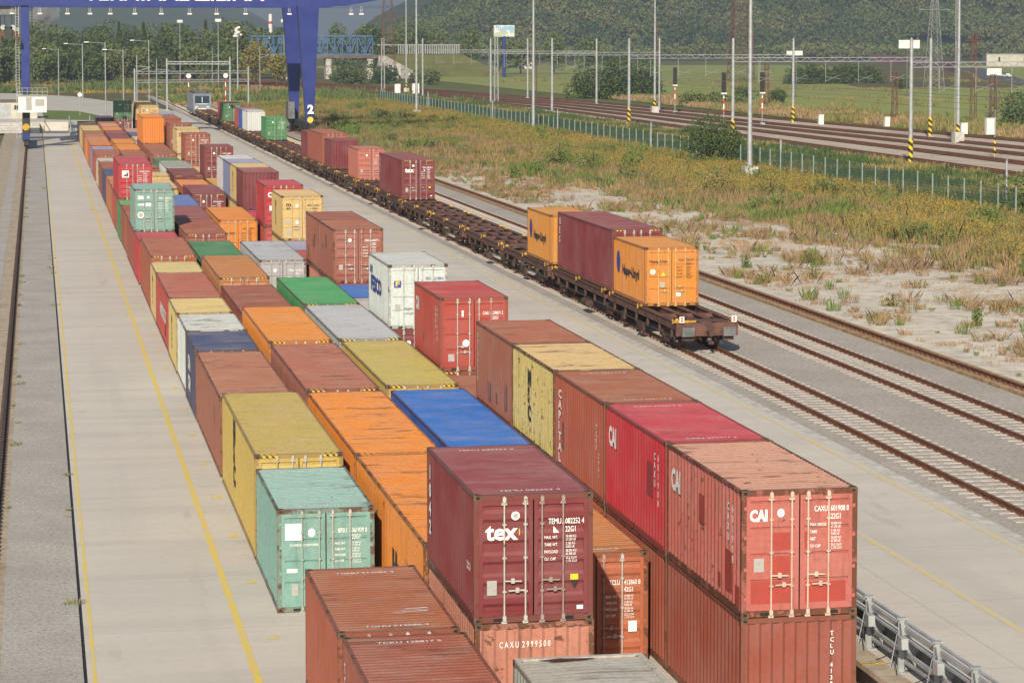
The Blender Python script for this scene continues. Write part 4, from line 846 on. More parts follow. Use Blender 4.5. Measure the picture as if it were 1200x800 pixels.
for i,(x,y,l,b) in enumerate(LMAST):
    t=tapered_mast('lighting_mast',l,'light mast',x,y,27,.26,.13,M['galv'],'lighting masts',(1.35,(.7,1.75,1.3,1.1,1.3,1.5)[i]))
    mb=MB()
    for k in range(6):
        a=k*math.pi/3; mb.box(math.cos(a)*.8-.2,math.sin(a)*.8-.2,26.6,math.cos(a)*.8+.2,math.sin(a)*.8+.2,26.9)
    mb.cyl((0,0,26.9),(0,0,27.1),1.,n=14); link('lamp_head',mb,[M['lamp']],t)
    if i>=3:
        mb=MB(); mb.cyl((0,0,.96),(0,0,2.6),.275,n=12); link('hazard_band',mb,[M['hazard']],t)
    if i==5:
        mb=MB(); mb.bar((-.55,-.1,0),(-.55,-.1,24),.05); mb.bar((-.35,-.1,0),(-.35,-.1,24),.05)
        for k in range(60): mb.bar((-.55,-.1,.3+k*.4),(-.35,-.1,.3+k*.4),.03)
        link('ladder',mb,[M['galv']],t)
def m_mast(h,r):
    mb=MB(); mb.cyl((0,0,0),(0,0,h),r,r*.8,10); mb.cyl((0,0,h),(0,0,h+.15),r*.5,n=6); mb.box(-.45,-.45,-.1,.45,.45,.12); return mb
PORT=[(97.7,270.6,127.,278.),(96.4,339.9,127.7,345.5),(95.9,400.6,125.9,406.7),(99.2,479.,122.6,486.),(96.6,531.8,120.4,533.4),(91,592,117,594)]
for k,(x0,y0,x1,y1) in enumerate(PORT):
    t=thing('catenary_portal',['nearest grey overhead line portal with black and yellow feet spanning tracks','overhead line portal behind the nearest one, signals beside it','overhead line portal left of the railway signals','overhead line portal over the main line, farther left','overhead line portal in front of the billboard','farthest overhead line portal over the curving tracks'][k],'overhead line portal',(0,0,0),0,'overhead line portals over the main line')
    for x,y in ((x0,y0),(x1,y1)):
        m=link('mast',cached('mast14',lambda:m_mast(14.2,.26),[M['galv']]),None,t,(x,y,0))
        if k<3:
            mb=MB(); mb.cyl((0,0,.14),(0,0,2.9),.275,n=12); link('hazard_band',mb,[M['hazard']],m)
    a,b=Vector((x0,y0,11.0)),Vector((x1,y1,11.0)); mb=MB()
    for dz in (0,.55): mb.bar(a+Vector((0,0,dz)),b+Vector((0,0,dz)),.09)
    n=30
    for i in range(n):
        p=a.lerp(b,i/n); q=a.lerp(b,(i+1)/n); mb.bar(p+Vector((0,0,.55*(i%2))),q+Vector((0,0,.55*(1-i%2))),.05)
    link('lattice_beam',mb,[M['galv']],t)
    mb=MB()
    for i in range(1,6):
        p=a.lerp(b,i/6-.04); mb.bar(p,p-Vector((0,0,3.0)),.05); mb.bar(p-Vector((0,0,2.8)),p+Vector((2.2,0,-1.9)),.03); mb.bar(p-Vector((0,0,2.2)),p+Vector((2.2,0,-2.5)),.03)
    link('cantilever_arm',mb,[M['galv']],t)
# contact wires of the main line
for k,p in enumerate(tr[:4]):
    c=curve_pts(p); mb=MB(); pts=[q for q in c if 150<q.y<760]
    for z in (6.4,7.9):
        for i in range(len(pts)-1): mb.bar((pts[i].x,pts[i].y,z),(pts[i+1].x,pts[i+1].y,z),.035)
    tag(link('overhead_wire',mb,[M['galvd']]),['thin overhead wires above the track nearest the fence','thin overhead wires above the second main track','thin overhead wires above the middle main track','thin overhead wires above the fourth main track'][k],'overhead wire','overhead wires')
# signals
for k,(x,y) in enumerate([(111.1,397.2),(118.4,399.7),(121.2,468.2)]):
    t=thing('railway_signal',['black headed railway signal on a red and white post, left of the pair','black headed railway signal right of the pair, grey box beside it','smaller railway signal farther left beside a striped mast foot'][k],'railway signal',(x,y,0),0,'railway signals')
    mb=MB(); mb.cyl((0,0,0),(0,0,5.2),.08,n=8); mb.box(-.4,-.4,-.1,.4,.4,.35); link('post',mb,[M['galv']],t)
    mb=MB(); mb.cyl((0,0,2.2),(0,0,4.8),.11,n=8); link('banded_tube',mb,[M['redwhite']],t)
    mb=MB(); mb.box(-.34,-.18,5.4,.34,.18,8.7); 
    for z in np.linspace(5.8,8.3,5): mb.cyl((0,-.18,z),(0,-.42,z),.17,n=10)
    link('signal_head',mb,[M['black']],t)
    mb=MB(); mb.box(-.45,-.25,5.15,.45,.25,5.4); link('bracket',mb,[M['lamp']],t)
# small trackside things
for x,y,w,h,l in [(136.5,355,1.,1.6,'white equipment cabinet left of the block under the laddered mast'),(139.5,352,1.4,2.4,'large white equipment cabinet right of the laddered mast'),(128.,398,.8,1.6,'white cabinet in the grass behind the portal masts'),(136,388,.8,1.5,'white cabinet between far tracks near the rusty masts'),(96.5,640,1.8,2.6,'white cabinet beside the striped mast beyond the tracks'),(93.5,652,1.5,2.3,'smaller white cabinet left of the striped mast')]:
    t=thing('equipment_cabinet',l,'cabinet',(x,y,0),0,'trackside cabinets'); mb=MB(); mb.box(-w/2,-.4,0,w/2,.4,h); mb.box(-w/2-.05,-.45,h,w/2+.05,.45,h+.08); link('body',mb,[M['white']],t)
    mb=MB(); mb.box(-w/2+.06,-.43,.15,-.02,-.4,h-.1); mb.box(.02,-.43,.15,w/2-.06,-.4,h-.1); link('door',mb,[M['white']],t)
t=thing('striped_marker_post','thin yellow and black banded post with white cap among the tracks','marker post',(113.2,284.1,0)); mb=MB(); mb.cyl((0,0,0),(0,0,5.7),.07,n=8); link('post',mb,[M['galv']],t); mb=MB(); mb.cyl((0,0,.3),(0,0,2.4),.12,n=8); link('hazard_band',mb,[M['hazard']],t)
# fence of green mesh
t=thing('mesh_fence','long green wire mesh fence with grey posts between weeds and tracks','fence',(0,0,0))
mb=MB(); X0=76.
y=186.
while y<560: mb.box(X0-.010,y,0,X0+.010,y+.022,2.45); y+=.15
for z in np.linspace(.1,2.45,10): mb.box(X0-.012,186,z-.009,X0+.012,560,z+.009)
link('mesh_panel',mb,[simple('green_wire',(.020,.050,.032),(.03,.065,.042),1.,.6)],t)
y=186.
for k in range(100):
    link('post',cached('fencepost',lambda:(lambda m:(m.box(-.05,-.05,-.3,.05,.05,2.65),m)[1])(MB()),[simple('fence_post_paint',(.24,.31,.29),(.18,.24,.22),3,.5)]),None,t,(X0-.07,y,0)); y+=3.74
for k,(x,y) in enumerate([(75.88,413.7),(75.89,360.4),(75.4,301.5),(76.4,249.7),(82.,202.),(75.95,484.6)]):
    t=thing('camera_post',['slim grey post by the fence behind the second lighting mast base','slim grey post just right of the concrete footed mast','slim grey post at the fence left of the dark bush','slim grey post right of the tallest mast','slim grey post at the right edge beside a bush','slim grey post at the fence right of the crane'][k],'post',(x-.4,y,-.2),0,'slim posts along the fence')
    mb=MB(); mb.cyl((0,0,0),(0,0,4.0),.10,n=10); link('pole',mb,[M['galv']],t); mb=MB(); mb.cyl((0,0,4.0),(0,0,4.15),.16,.1,10); link('cap',mb,[M['galvd']],t)
t=thing('valve_box','small white box on a stub at the foot of the fence','utility box',(72.5,222,0)); mb=MB(); mb.box(-.3,-.25,.3,.3,.25,1.0); link('box',mb,[M['white']],t); mb=MB(); mb.box(-.1,-.1,-.1,.1,.1,.3); link('stub',mb,[M['galvd']],t)
# poles on the far left
POL=[(-11.8,900,12.9),(-6.6,840,12.3),(5,1000,12.5),(5.5,618,11.8),(21.4,930,12.4),(9.8,538,13.2),(22.9,985,13.),(12.9,476.6,13.6),(37,1000,13.5),(16.2,475.9,12.2),(18.7,475.3,11.2),(41,860,13),(23.6,535,13.9),(25.2,534.7,9.9),(46.8,830,20),(52.5,760,11.6),(54.2,758,19.8),(75.5,773,19.8),(71.3,707,12.1),(61.6,700,12.)]
for k,(x,y,h) in enumerate(POL):
    arm=k in (3,5,7,9,12); hi=h>19
    kind='street lamp' if arm else ('floodlight mast' if hi else 'overhead line mast')
    near=['behind the trolley of the crane, outermost','beside the crane spreader ropes','right of the blue crane leg','left of the white round sign','in front of the pale tree belt, left','standing on the grass patch','among the left track curve','above the dark green stacked container','behind the yellow far containers','at the ramp beside the green container','just right of the ramp lamp','left of the far signal portal','nearest left of the signal portal','shorter, touching the signal portal','before the dark conifers','between conifers and locomotive','directly above the locomotive','right of the yellow tree','against the crane right leg','under a white lamp cluster'][k]
    t=tapered_mast('street_lamp' if arm else ('floodlight_mast' if hi else 'line_mast'),f'{"grey" if not hi else "slim pale"} {kind} {near}',kind,x,y,h,.14 if not hi else .2,.10,M['pole'],kind+'s beyond the yard')
    if arm:
        mb=MB(); mb.bar((0,0,h-.1),(-3.2,0,h+.1),.07); link('arm',mb,[M['pole']],t); mb=MB(); mb.box(-3.9,-.2,h+.02,-3.0,.2,h+.2); link('lamp',mb,[M['lamp']],t)
    elif hi:
        mb=MB(); mb.box(-.9,-.3,h-.4,.9,.3,h+.5); link('lamp',mb,[M['lamp']],t)
    else:
        mb=MB(); mb.bar((0,0,h-3),(2.6,0,h-2.2),.09); mb.bar((0,0,h-2.),(2.6,0,h-2.2),.07); mb.box(-.35,-.35,0,.35,.35,.3); link('bracket',mb,[M['galv']],t)
t=thing('signal_portal','light grey double beam signal portal across the tracks ahead of the locomotive','signal portal',(0,0,0))
for x,y,h in ((25.7,502.3,10.2),(38.,499.4,10.5),(44.2,530.2,8.3),(20,520,8.)):
    link('mast',cached(('pm',h),lambda:m_mast(h,.22),[M['galv']]),None,t,(x,y,0))
for (a,b) in (((25.7,502.3,9.2),(38,499.4,9.2)),((20,520,7.0),(44.2,530.2,7.0)),((20,521,5.2),(44.2,531,5.2))):
    mb=MB(); a=Vector(a);b=Vector(b)
    for dz in (0,.5): mb.bar(a+Vector((0,0,dz)),b+Vector((0,0,dz)),.12)
    for i in range(20): mb.bar(a.lerp(b,i/20)+Vector((0,0,.5*(i%2))),a.lerp(b,(i+1)/20)+Vector((0,0,.5*(1-i%2))),.06)
    link('beam',mb,[M['galv']],t)
for x,y in ((30.5,511),(38.2,514)):
    mb=MB(); mb.cyl((0,-.3,0),(0,0,0),.5,n=16); link('round_signal',mb,[M['lamp']],t,(x,y,6.7)); mb=MB(); mb.cyl((0,0,0),(0,0,5.8),.12,n=8); link('banded_tube',mb,[M['redwhite']],t,(x,y+.2,0))
t=thing('round_sign','white round sign on a thin post by the access road','sign',(8.,470,0)); mb=MB(); mb.cyl((0,0,0),(0,0,3.6),.05,n=8); link('post',mb,[M['galv']],t); mb=MB(); mb.cyl((0,-.08,3.9),(0,-.03,3.9),.42,n=18); link('disc',mb,[M['white']],t)
# lattice pylons
def lattice(name,label,cat,x,y,h,w0,w1,mat,arms,group,th=.14):
    t=thing(name,label,cat,(x,y,-.2),0,group); mb=MB(); n=max(5,int(h/3))
    def q(z,i):
        w=w0+(w1-w0)*min(1,z/h); return Vector(((-1,1,1,-1)[i]*w/2,(-1,-1,1,1)[i]*w/2,z))
    for i in range(4): mb.bar(q(0,i),q(h,i),th)
    for k in range(n):
        za,zb=h*k/n,h*(k+1)/n
        for i in range(4):
            j=(i+1)%4
            mb.bar(q(za,i),q(zb,j),th*.55); mb.bar(q(zb,i),q(zb,j),th*.5)
            if w0>1.5: mb.bar(q(za,j),q(zb,i),th*.55)
    link('lattice',mb,[mat],t)
    for z,l in arms:
        mb=MB(); mb.bar((-l,0,z),(l,0,z),th); mb.bar((-l,0,z),(0,0,z+1.2),th*.6); mb.bar((l,0,z),(0,0,z+1.2),th*.6)
        for s in (-1,1): mb.bar((s*l*.95,0,z),(s*l*.95,0,z-1.3),th*.7)
        link('cross_arm',mb,[mat],t)
    return t
lattice('lattice_pylon','tall dark lattice pylon behind the blue bridge','pylon',120,860,45,5.5,1.2,M['rustred'],((22,5),(30,6),(38,4)),'power pylons',.16)
lattice('lattice_pylon','broad brown lattice tower behind the tallest lighting mast','pylon',233,812,50,7.5,3.5,M['rustred'],((36,7),(44,6)),'power pylons',.26)
lattice('lattice_pylon','slender grey pylon with cross arm before the wooded hill on the right','pylon',246,663,30,4.6,.9,M['pole'],((22.5,4.5),(28,3.)),'power pylons',.10)
for k,(x,y,h) in enumerate([(162,416.8,15.3),(152.5,383.7,8.7),(148.6,419.9,8.6),(200.6,800,20),(155,520,9),(128,640,9)]):
    lattice('lattice_post',['tall rusty lattice post at the right with wires','short rusty lattice post under a hanging white board','short rusty lattice post left of the white billboard','tall rusty lattice post against the hill, mid picture','rusty lattice post in the meadow','rusty lattice post near the dark tree group'][k],'lattice post',x,y,h,.9,.7,M['rustred'],((h-1.2,1.6),),'rusty lattice posts',.10)
lattice('lattice_post','grey lattice mast before the blue billboard','lattice post',103.,560,15,.9,.6,M['galv'],(),'grey lattice masts',.09)
lattice('lattice_post','grey lattice mast left of the billboard, beside two pale posts','lattice post',88,640,14.5,.9,.6,M['galv'],(),'grey lattice masts',.09)
CAM_SCALE,FLOOR_Z=UPPER
# ------------------------------------------------------------------ steel barrier beside the stack
t=thing('steel_barrier','grey galvanised steel barrier with lamp boxes beside the salmon container stack','barrier',(19.0,0,0))
for k in range(8):
    y=57.4-2.25*k
    p=MB(); p.box(-.065,-.045,0,.065,-.03,1.22); p.box(-.065,.03,0,.065,.045,1.22); p.box(-.02,-.035,0,.02,.035,1.22); p.box(-.17,-.13,0,.17,.13,.02); p.box(-.12,-.07,1.22,.12,.07,1.25); p.bar((.05,0,1.05),(.62,0,.03),.05); p.box(.1,-.012,.05,.35,.012,.62); p.bar((-.12,-.06,.9),(-.3,-.06,.04),.018)
    q=link('post',cached('barrierpost',lambda:p,[M['galv']]),None,t,(0,y,0))
    m=MB(); m.prism([(-.16,-.11),(.10,-.16),(.17,.02),(.08,.16),(-.13,.13)],'x',-.08,.08); link('lamp_box',cached('lampbox',lambda:m,[M['galv']]),None,t,(-.16,y-.55,.80))
    m=MB(); m.bar((-.05,-.05,1.12),(-.18,-.55,.9),.03); m.bar((-.05,-.05,.72),(-.18,-.55,.8),.022); link('bracket',cached('lampbr',lambda:m,[M['galvd']]),None,t,(0,y,0))
for z,h,d in ((1.12,.04,.02),(.93,.09,.03),(.76,.04,.02),(.40,.08,.03),(.22,.04,.02)):
    m=MB(); m.box(.05,39,z,.05+d,58,z+h); m.box(.05,39,z+h,.12,58,z+h+.012); link('rail',m,[M['galv']],t)
m=MB(); m.box(.4,39,.03,.43,58,.62); link('kick_plate',m,[M['galvd']],t)
m=MB()
for k in range(8):
    y=57.4-2.25*k
    for i in range(6):
        a=i/6;b=(i+1)/6; f=lambda u:(-.14-.25*math.sin(u*math.pi),y-2.25*u,.5-.45*math.sin(u*math.pi)); m.bar(f(a),f(b),.02)
link('cable',m,[M['black']],t)
t=thing('concrete_plinth','long beige concrete plinth with yellow marks under the steel barrier','plinth',(18.55,0,0)); m=MB(); m.box(-.34,39,.0,.22,58,.13); link('block',m,[M['footing']],t)
m=MB()
for k in range(7): m.box(-.345,42+k*2.25,.05,.225,42.12+k*2.25,.135)
link('yellow_mark',m,[M['yellow']],t)
CAM_SCALE,FLOOR_Z=1.,0.
# loading ramp with railing at the far end of the yard
t=thing('loading_ramp','pale concrete loading ramp with white railing at the far end of the yard','ramp',(0,0,0))
m=MB(); m.prism([(366,.004),(394,1.3),(395.6,1.3),(395.6,.004)],'x',4.9,8.3); link('slope',m,[M['concrete_block']],t)
for x in (5.05,8.15):
    m=MB()
    for k in range(10): m.bar((x,367+k*3,.05+k*.139),(x,367+k*3,1.15+k*.139),.07)
    for z in (.6,1.1): m.bar((x,367,z),(x,394,z+1.25),.07)
    link('railing',m,[M['galv']],t)
CAM_SCALE,FLOOR_Z=UPPER
t=thing('low_building','low white building with grey doors behind the crane leg','building',(-9,455,0)); m=MB(); m.box(-9,0,-.1,9.2,9,3.0); link('wall',m,[M['pale']],t)
m=MB(); m.box(-9.2,-.3,3.0,9.4,9.3,3.2); link('roof',m,[M['tile']],t)
for x in (-6,2.2): m=MB(); m.box(x,-.04,0,x+2.4,0,2.6); link('door',m,[M['galv']],t)
m=MB(); m.box(5.2,-.05,1.6,6.4,-.0,2.4); link('window',m,[M['glass']],t)
CAM_SCALE,FLOOR_Z=1.,0.
t=thing('concrete_steps','pale concrete loading steps with yellow rail at the end of the crane track','steps',(-5,386,0)); m=MB()
for k in range(4): m.box(-4,1+k*2.2,-.1,5.5,9.6,.3+.3*k)
link('block',m,[M['concrete_block']],t); m=MB(); m.bar((6.2,4,-.1),(6.2,4,1.5),.12); m.bar((6.2,4,1.5),(6.2,16,1.7),.1); m.bar((6.2,16,-.1),(6.2,16,1.7),.12); link('rail',m,[M['yellow']],t)
CAM_SCALE,FLOOR_Z=UPPER
# ------------------------------------------------------------------ bridge and things far off
def beamrow(m,x0,x1,y,z0,z1,n,th):
    m.bar((x0,y,z0),(x1,y,z0),th*1.5); m.bar((x0,y,z1),(x1,y,z1),th*1.5)
    for i in range(n+1):
        x=x0+(x1-x0)*i/n; m.bar((x,y,z0),(x,y,z1),th)
        if i<n:
            xb=x0+(x1-x0)*(i+1)/n; m.bar((x,y,z0 if i%2 else z1),(xb,y,z1 if i%2 else z0),th)
t=thing('truss_bridge','blue steel truss railway bridge behind the crane leg','bridge',(0,0,0))
for y in (900,906):
    m=MB(); beamrow(m,76,120,y,8.6,15.2,16,.36); link('truss',m,[M['bluelight']],t)
m=MB(); m.box(72,899.5,7.2,121.8,906.5,8.4); link('deck',m,[M['tile']],t)
for x in (88,104,119): m=MB(); m.box(x-1,900,-.3,x+1,906,7.2); link('pier',m,[M['concrete_block']],t)
m=MB(); 
for k in range(17): m.bar((76.4+k*2.7,900,15.2),(76.4+k*2.7,906,15.2),.22)
link('cross_beam',m,[M['bluelight']],t)
t=thing('bridge_abutment','pale concrete abutment slope right of the blue bridge','abutment',(0,0,0)); m=MB(); m.prism([(122,-.3),(122,8.0),(124.5,8.0),(140,-.3)],'y',898,912); link('slope',m,[M['concrete_block']],t)
t=thing('viaduct_railing','white slatted viaduct parapet right of the blue bridge','parapet',(0,0,0)); m=MB(); m.prism([(118,-.3),(127,8.2),(160,8.2),(178,-.3)],'y',940,955); link('embankment',m,[M['field']],t)
m=MB(); m.box(127,939.8,11.7,159,940.,12.1)
for k in range(28): m.box(135+k*.86,939.8,8.4,135.42+k*.86,940,11.7)
link('slats',m,[M['pole']],t)
t=thing('advertising_billboard','blue and white picture billboard high on a blue column','billboard',(173.3,926,0)); m=MB(); m.cyl((0,0,-.3),(0,0,15.2),.7,n=12); link('column',m,[M['blue']],t)
m=MB(); m.box(-3.9,-.5,15.,3.9,.5,19.3); link('frame',m,[M['white']],t)
t2=NT('poster'); c=t2.coord(); n=t2.noise(c,.55,3); z=t2.sep(c)[2]
pc=t2.mix(t2.ramp(z,.5,3.),(.42,.46,.30),(.25,.45,.62)); pc=t2.mix(t2.ramp(n,.5,.56),pc,(.65,.66,.62)); pc=t2.mix(t2.ramp(t2.noise(c,1.1,4),.6,.66),pc,(.12,.2,.28)); M['poster']=t2.out(pc,.6)
m=MB(); m.box(-3.75,-.55,.15,3.75,-.51,4.15); link('poster',m,[M['poster']],t,(0,0,15.))
for x,y,z0,z1,w,l in [(216,600,11.8,13.9,5.5,'blank white billboard behind the striped right mast'),(186,600,10.1,11.2,4.1,'small white board left of the white billboard'),(179,450,7.3,8.6,2.9,'white board with grey lines over a rusty post at the right'),(250,600,7.,8.8,3.4,'pinkish white board at the right edge')]:
    t=thing('billboard',l,'billboard',(x,y,0),0,'roadside boards'); m=MB(); m.box(-w/2,-.12,z0,w/2,.12,z1); link('panel',m,[M['white'] if 'pink' not in l else M['pink']],t); m=MB(); m.cyl((-.5,0,-.3),(-.5,0,z0),.16,n=8); m.cyl((.5,0,-.3),(.5,0,z0),.16,n=8); link('post',m,[M['galvd']],t)
def house(x,y,w,d,h,wall,l,rz=0,flat=False,cat='house',n=3):
    t=thing('house' if not flat else 'warehouse',l,cat,(x,y,-.3),rz); m=MB(); m.box(-w/2,-d/2,0,w/2,d/2,h); link('wall',m,[wall],t)
    m=MB()
    if flat: m.box(-w/2-.2,-d/2-.2,h,w/2+.2,d/2+.2,h+.4)
    else: m.prism([(-d/2-.4,h),(0,h+d*.35),(d/2+.4,h)],'x',-w/2-.3,w/2+.3)
    link('roof',m,[M['tile'] if not flat else M['galv']],t)
    for k in range(n): m=MB(); xx=-w/2+w*(k+.5)/n; m.box(xx-.5,-d/2-.05,h*.35,xx+.5,-d/2,h*.8); link('window',m,[M['glass']],t)
    return t
house(233.7,1193,6.5,6,3.0,M['white'],'tiny white house in the meadow right of the billboard')
house(560,1260,120,30,6.,M['pale'],'long white warehouse at the right edge below the hill',-.3,True,'warehouse',9)
house(128,1250,9,8,16,M['pale'],'cream tower block above the distant trees',0,True,'building',3)
house(-14,1150,14,10,19,M['pale'],'pale building peeping over trees at the far left',0,True,'building',4)
t=thing('chimney','slim white industrial chimney above the distant trees','chimney',(120,1300,0)); m=MB(); m.cyl((0,0,0),(0,0,27),1.3,.9,14); link('shaft',m,[M['white']],t); m=MB(); m.cyl((0,0,22),(0,0,23.2),1.15,1.1,14); link('band',m,[M['red']],t)
t=thing('lamp_cluster','ragged white lamp cluster on a tall mast over the trees','lamp cluster',(55.4,700,0)); m=MB()
for k in range(26):
    a=rng.uniform(0,6.28); r=rng.uniform(.2,1.25); z=16.+rng.uniform(-1.2,1.6); m.box(math.cos(a)*r-.28,math.sin(a)*r-.2,z-.25,math.cos(a)*r+.28,math.sin(a)*r+.2,z+.25)
link('lamps',m,[M['lamp']],t); m=MB(); m.cyl((0,0,-.3),(0,0,16),.25,.16,10); link('pole',m,[M['galv']],t)
# road under the hill
rp=curve_pts([(640,1900),(560,1640),(470,1250),(410,1040),(335,833),(300,700)],20); m=MB(); ribbon(m,rp,-7,7,-.12); struct('road',m,[M['asphalt']])
m=MB(); ribbon(m,rp,9,60,-.16); struct('bare_earth',m,[M['scrub']])
t=thing('pink_wall','long dusty pink roadside wall under the hill','wall',(0,0,0)); m=MB(); sub=[p for p in rp if 950<p.y<1500]
ribbon(m,sub,14,14,-.2,0,4.6); ribbon(m,sub,14,14.5,4.6,0,4.6); ribbon(m,sub,14.5,14.5,4.6,0,-.2); link('panels',m,[M['pink']],t)
def car(x,y,rz,mat,l,van=False):
    t=thing('parked_car' if not van else 'delivery_van',l,'car' if not van else 'van',(x,y,-.1),rz); h=1.45 if not van else 2.4
    m=MB(); m.prism([(-2.1,.35),(-2.1,.85),(-1.2,.95),(-.6,h),(1.3,h),(2.0,.95),(2.1,.9),(2.1,.35)] if not van else [(-2.7,.35),(-2.7,1.2),(-2.0,h),(2.7,h),(2.7,.35)],'x',-.85,.85); link('body',m,[mat],t)
    m=MB(); m.box(-.87,-.6,1.0,.87,1.3,1.38); link('window',m,[M['glass']],t)
    for sx in (-1,1):
        for yy in (-1.35,1.35): m=MB(); m.cyl((sx*.72,yy,.33),(sx*.9,yy,.33),.33,n=14); link('wheel',m,[M['black']],t)
car(520,1480,.2,M['white'],'white van far away on the road by the pink wall',True); car(505,1400,.2,M['white'],'white car on the road nearer than the van'); car(391,985,.3,M['black'],'dark car on the road at the right below the boards'); car(355,880,.3,M['white'],'white car at the right near the earth bank')
# ------------------------------------------------------------------ vegetation
def vn(x,y,s,seed):
    r=np.random.RandomState(seed); g=r.rand(64,64); u=x/s; v=y/s; iu=np.floor(u).astype(int); iv=np.floor(v).astype(int); fu=u-iu; fv=v-iv
    fu=fu*fu*(3-2*fu); fv=fv*fv*(3-2*fv); G=lambda a,b:g[a%64,b%64]
    return (G(iu,iv)*(1-fu)+G(iu+1,iv)*fu)*(1-fv)+(G(iu,iv+1)*(1-fu)+G(iu+1,iv+1)*fu)*fv
def blades(name,P,hgt,spread,n,width,mat,label,cat,z=-.1,lean=.45):
    k=len(P)
    if k==0: return
    c=np.repeat(P,n,0); h=np.repeat(hgt,n)*nr.uniform(.45,1.1,k*n); a=nr.uniform(0,2*np.pi,k*n); r=np.sqrt(nr.rand(k*n))*np.repeat(spread,n)
    bx=c[:,0]+np.cos(a)*r; by=c[:,1]+np.sin(a)*r; la=a+nr.uniform(-1,1,k*n); l=h*nr.uniform(.05,lean,k*n); w=width*nr.uniform(.5,1.5,k*n)
    t=nr.uniform(0,np.pi,k*n); wx,wy=np.cos(t)*w/2,np.sin(t)*w/2; mz=.55
    V=np.empty((k*n,5,3)); zz=np.full(k*n,z)
    V[:,0]=np.stack([bx-wx*.6,by-wy*.6,zz],-1); V[:,1]=np.stack([bx+wx*.6,by+wy*.6,zz],-1)
    V[:,2]=np.stack([bx+wx+np.cos(la)*l*.4,by+wy+np.sin(la)*l*.4,zz+h*mz],-1); V[:,3]=np.stack([bx+np.cos(la)*l,by+np.sin(la)*l,zz+h],-1); V[:,4]=np.stack([bx-wx+np.cos(la)*l*.4,by-wy+np.sin(la)*l*.4,zz+h*mz],-1)
    F=np.arange(k*n*5).reshape(-1,5)
    me=npmesh(name,V.reshape(-1,3),F); return stuff(name,me,[mat],label,cat)
def plumes(P,hgt,spread,n,size):
    # flower-head leaflets near the tops of tall weeds
    k=len(P); c=np.repeat(P,n,0); h=np.repeat(hgt,n)*nr.uniform(.55,1.05,k*n); a=nr.uniform(0,2*np.pi,k*n); r=np.sqrt(nr.rand(k*n))*np.repeat(spread,n)
    return np.stack([c[:,0]+np.cos(a)*r,c[:,1]+np.sin(a)*r,h-.1],-1)
def cards(C,size,flat=.0):
    k=len(C); u=nr.randn(k,3); u[:,2]*=(1-flat); u/=np.linalg.norm(u,axis=1)[:,None]; v=np.cross(u,nr.randn(k,3)); v/=np.linalg.norm(v,axis=1)[:,None]
    s=(size*nr.uniform(.6,1.4,k))[:,None]/2; V=np.stack([C-u*s*1.25,C-v*s*.75,C+u*s*1.25,C+v*s*.75],1).reshape(-1,3); return V,np.arange(k*4).reshape(-1,4)
N=150000
x=nr.uniform(40.6,75.6,N); y=nr.uniform(55,545,N)
xb=np.interp(y,[0,150,190,240,300,420,600],[62,61.,59.5,54.5,49.,44.5,41.5]); g=vn(x,y,5.,3)*.6+vn(x,y,1.8,4)*.4
d=(x-xb)/7+ (g-.5)*2.4; p=1/(1+np.exp(-4*(d-.1)))
keep=nr.rand(N)<p*.30; X1,Y1=x[keep],y[keep]
ty=vn(X1,Y1,9.,8)*.55+vn(X1,Y1,2.6,9)*.45+nr.uniform(-.12,.12,len(X1)); gd=np.clip((X1-57)/12,0,1)*.30+np.clip((Y1-260)/120,0,1)*.10
gold=ty<.24+gd*1.0+.22*(vn(X1,Y1,28.,71)-.5); green=(~gold)&(ty>.62); dry=(~gold)&(~green)
PP=lambda m:np.stack([X1[m],Y1[m]],-1)
G_=PP(gold); hg=nr.uniform(.8,1.5,len(G_)); blades('goldenrod',G_,hg,nr.uniform(.3,.7,len(G_)),13,.06,M['drygreen'],'yellow olive goldenrod thicket along the fence','goldenrod')
V,F=cards(plumes(G_,hg,nr.uniform(.3,.75,len(G_)),15,0),.085,.2); stuff('goldenrod_flowers',npmesh('goldenrod_flowers',V,F),[M['gold']],'mustard yellow flower heads over the weed thicket','flowers')
m_=dry; D_=PP(m_); blades('dry_grass',D_,nr.uniform(.5,1.15,len(D_)),nr.uniform(.3,.8,len(D_)),24,.042,M['dry'],'straw coloured dry grass between gravel and fence','dry grass')
m_=green; E_=PP(m_); blades('green_weeds',E_,nr.uniform(.5,1.2,len(E_)),nr.uniform(.3,.8,len(E_)),20,.06,M['leafg'],'fresh green weeds among the dry grass','weeds')
E2=PP(dry); E2=E2[nr.rand(len(E2))<.5]+nr.randn(1,2)*.4; blades('olive_grass',E2,nr.uniform(.5,1.0,len(E2)),nr.uniform(.4,.9,len(E2)),20,.05,M['drygreen'],'olive grass mixed through the weeds','grass')
# taller leafy clumps standing out of the thicket
cx_=nr.uniform(44,74,120); cy_=nr.uniform(105,520,120); ok=cx_>np.interp(cy_,[0,150,190,240,300,420,600],[60.5,59.5,58.,52.,47.,43.5,41.]); cx_,cy_=cx_[ok],cy_[ok]
CP=np.stack([np.repeat(cx_,7)+nr.randn(len(cx_)*7)*.9,np.repeat(cy_,7)+nr.randn(len(cx_)*7)*1.3],-1); ch=np.repeat(nr.uniform(1.0,2.1,len(cx_)),7)*nr.uniform(.6,1.1,len(CP)); half=np.repeat(nr.rand(len(cx_))<.55,7)
for nm,mk,mt,lb in (('leafy_clumps',half,M['leafg'],'tall bright green clumps rising from the weeds'),('willow_clumps',~half,M['leafm'],'tall olive green clumps rising from the weeds')):
    Q=CP[mk]; blades(nm,Q,ch[mk],np.full(len(Q),.55),16,.07,mt,lb,'weeds'); V,F=cards(plumes(Q,ch[mk],np.full(len(Q),.6),40,0),.17); stuff(nm+'_leaves',npmesh(nm+'_leaves',V,F),[mt],lb.replace('clumps','leaves of clumps'),'weeds')
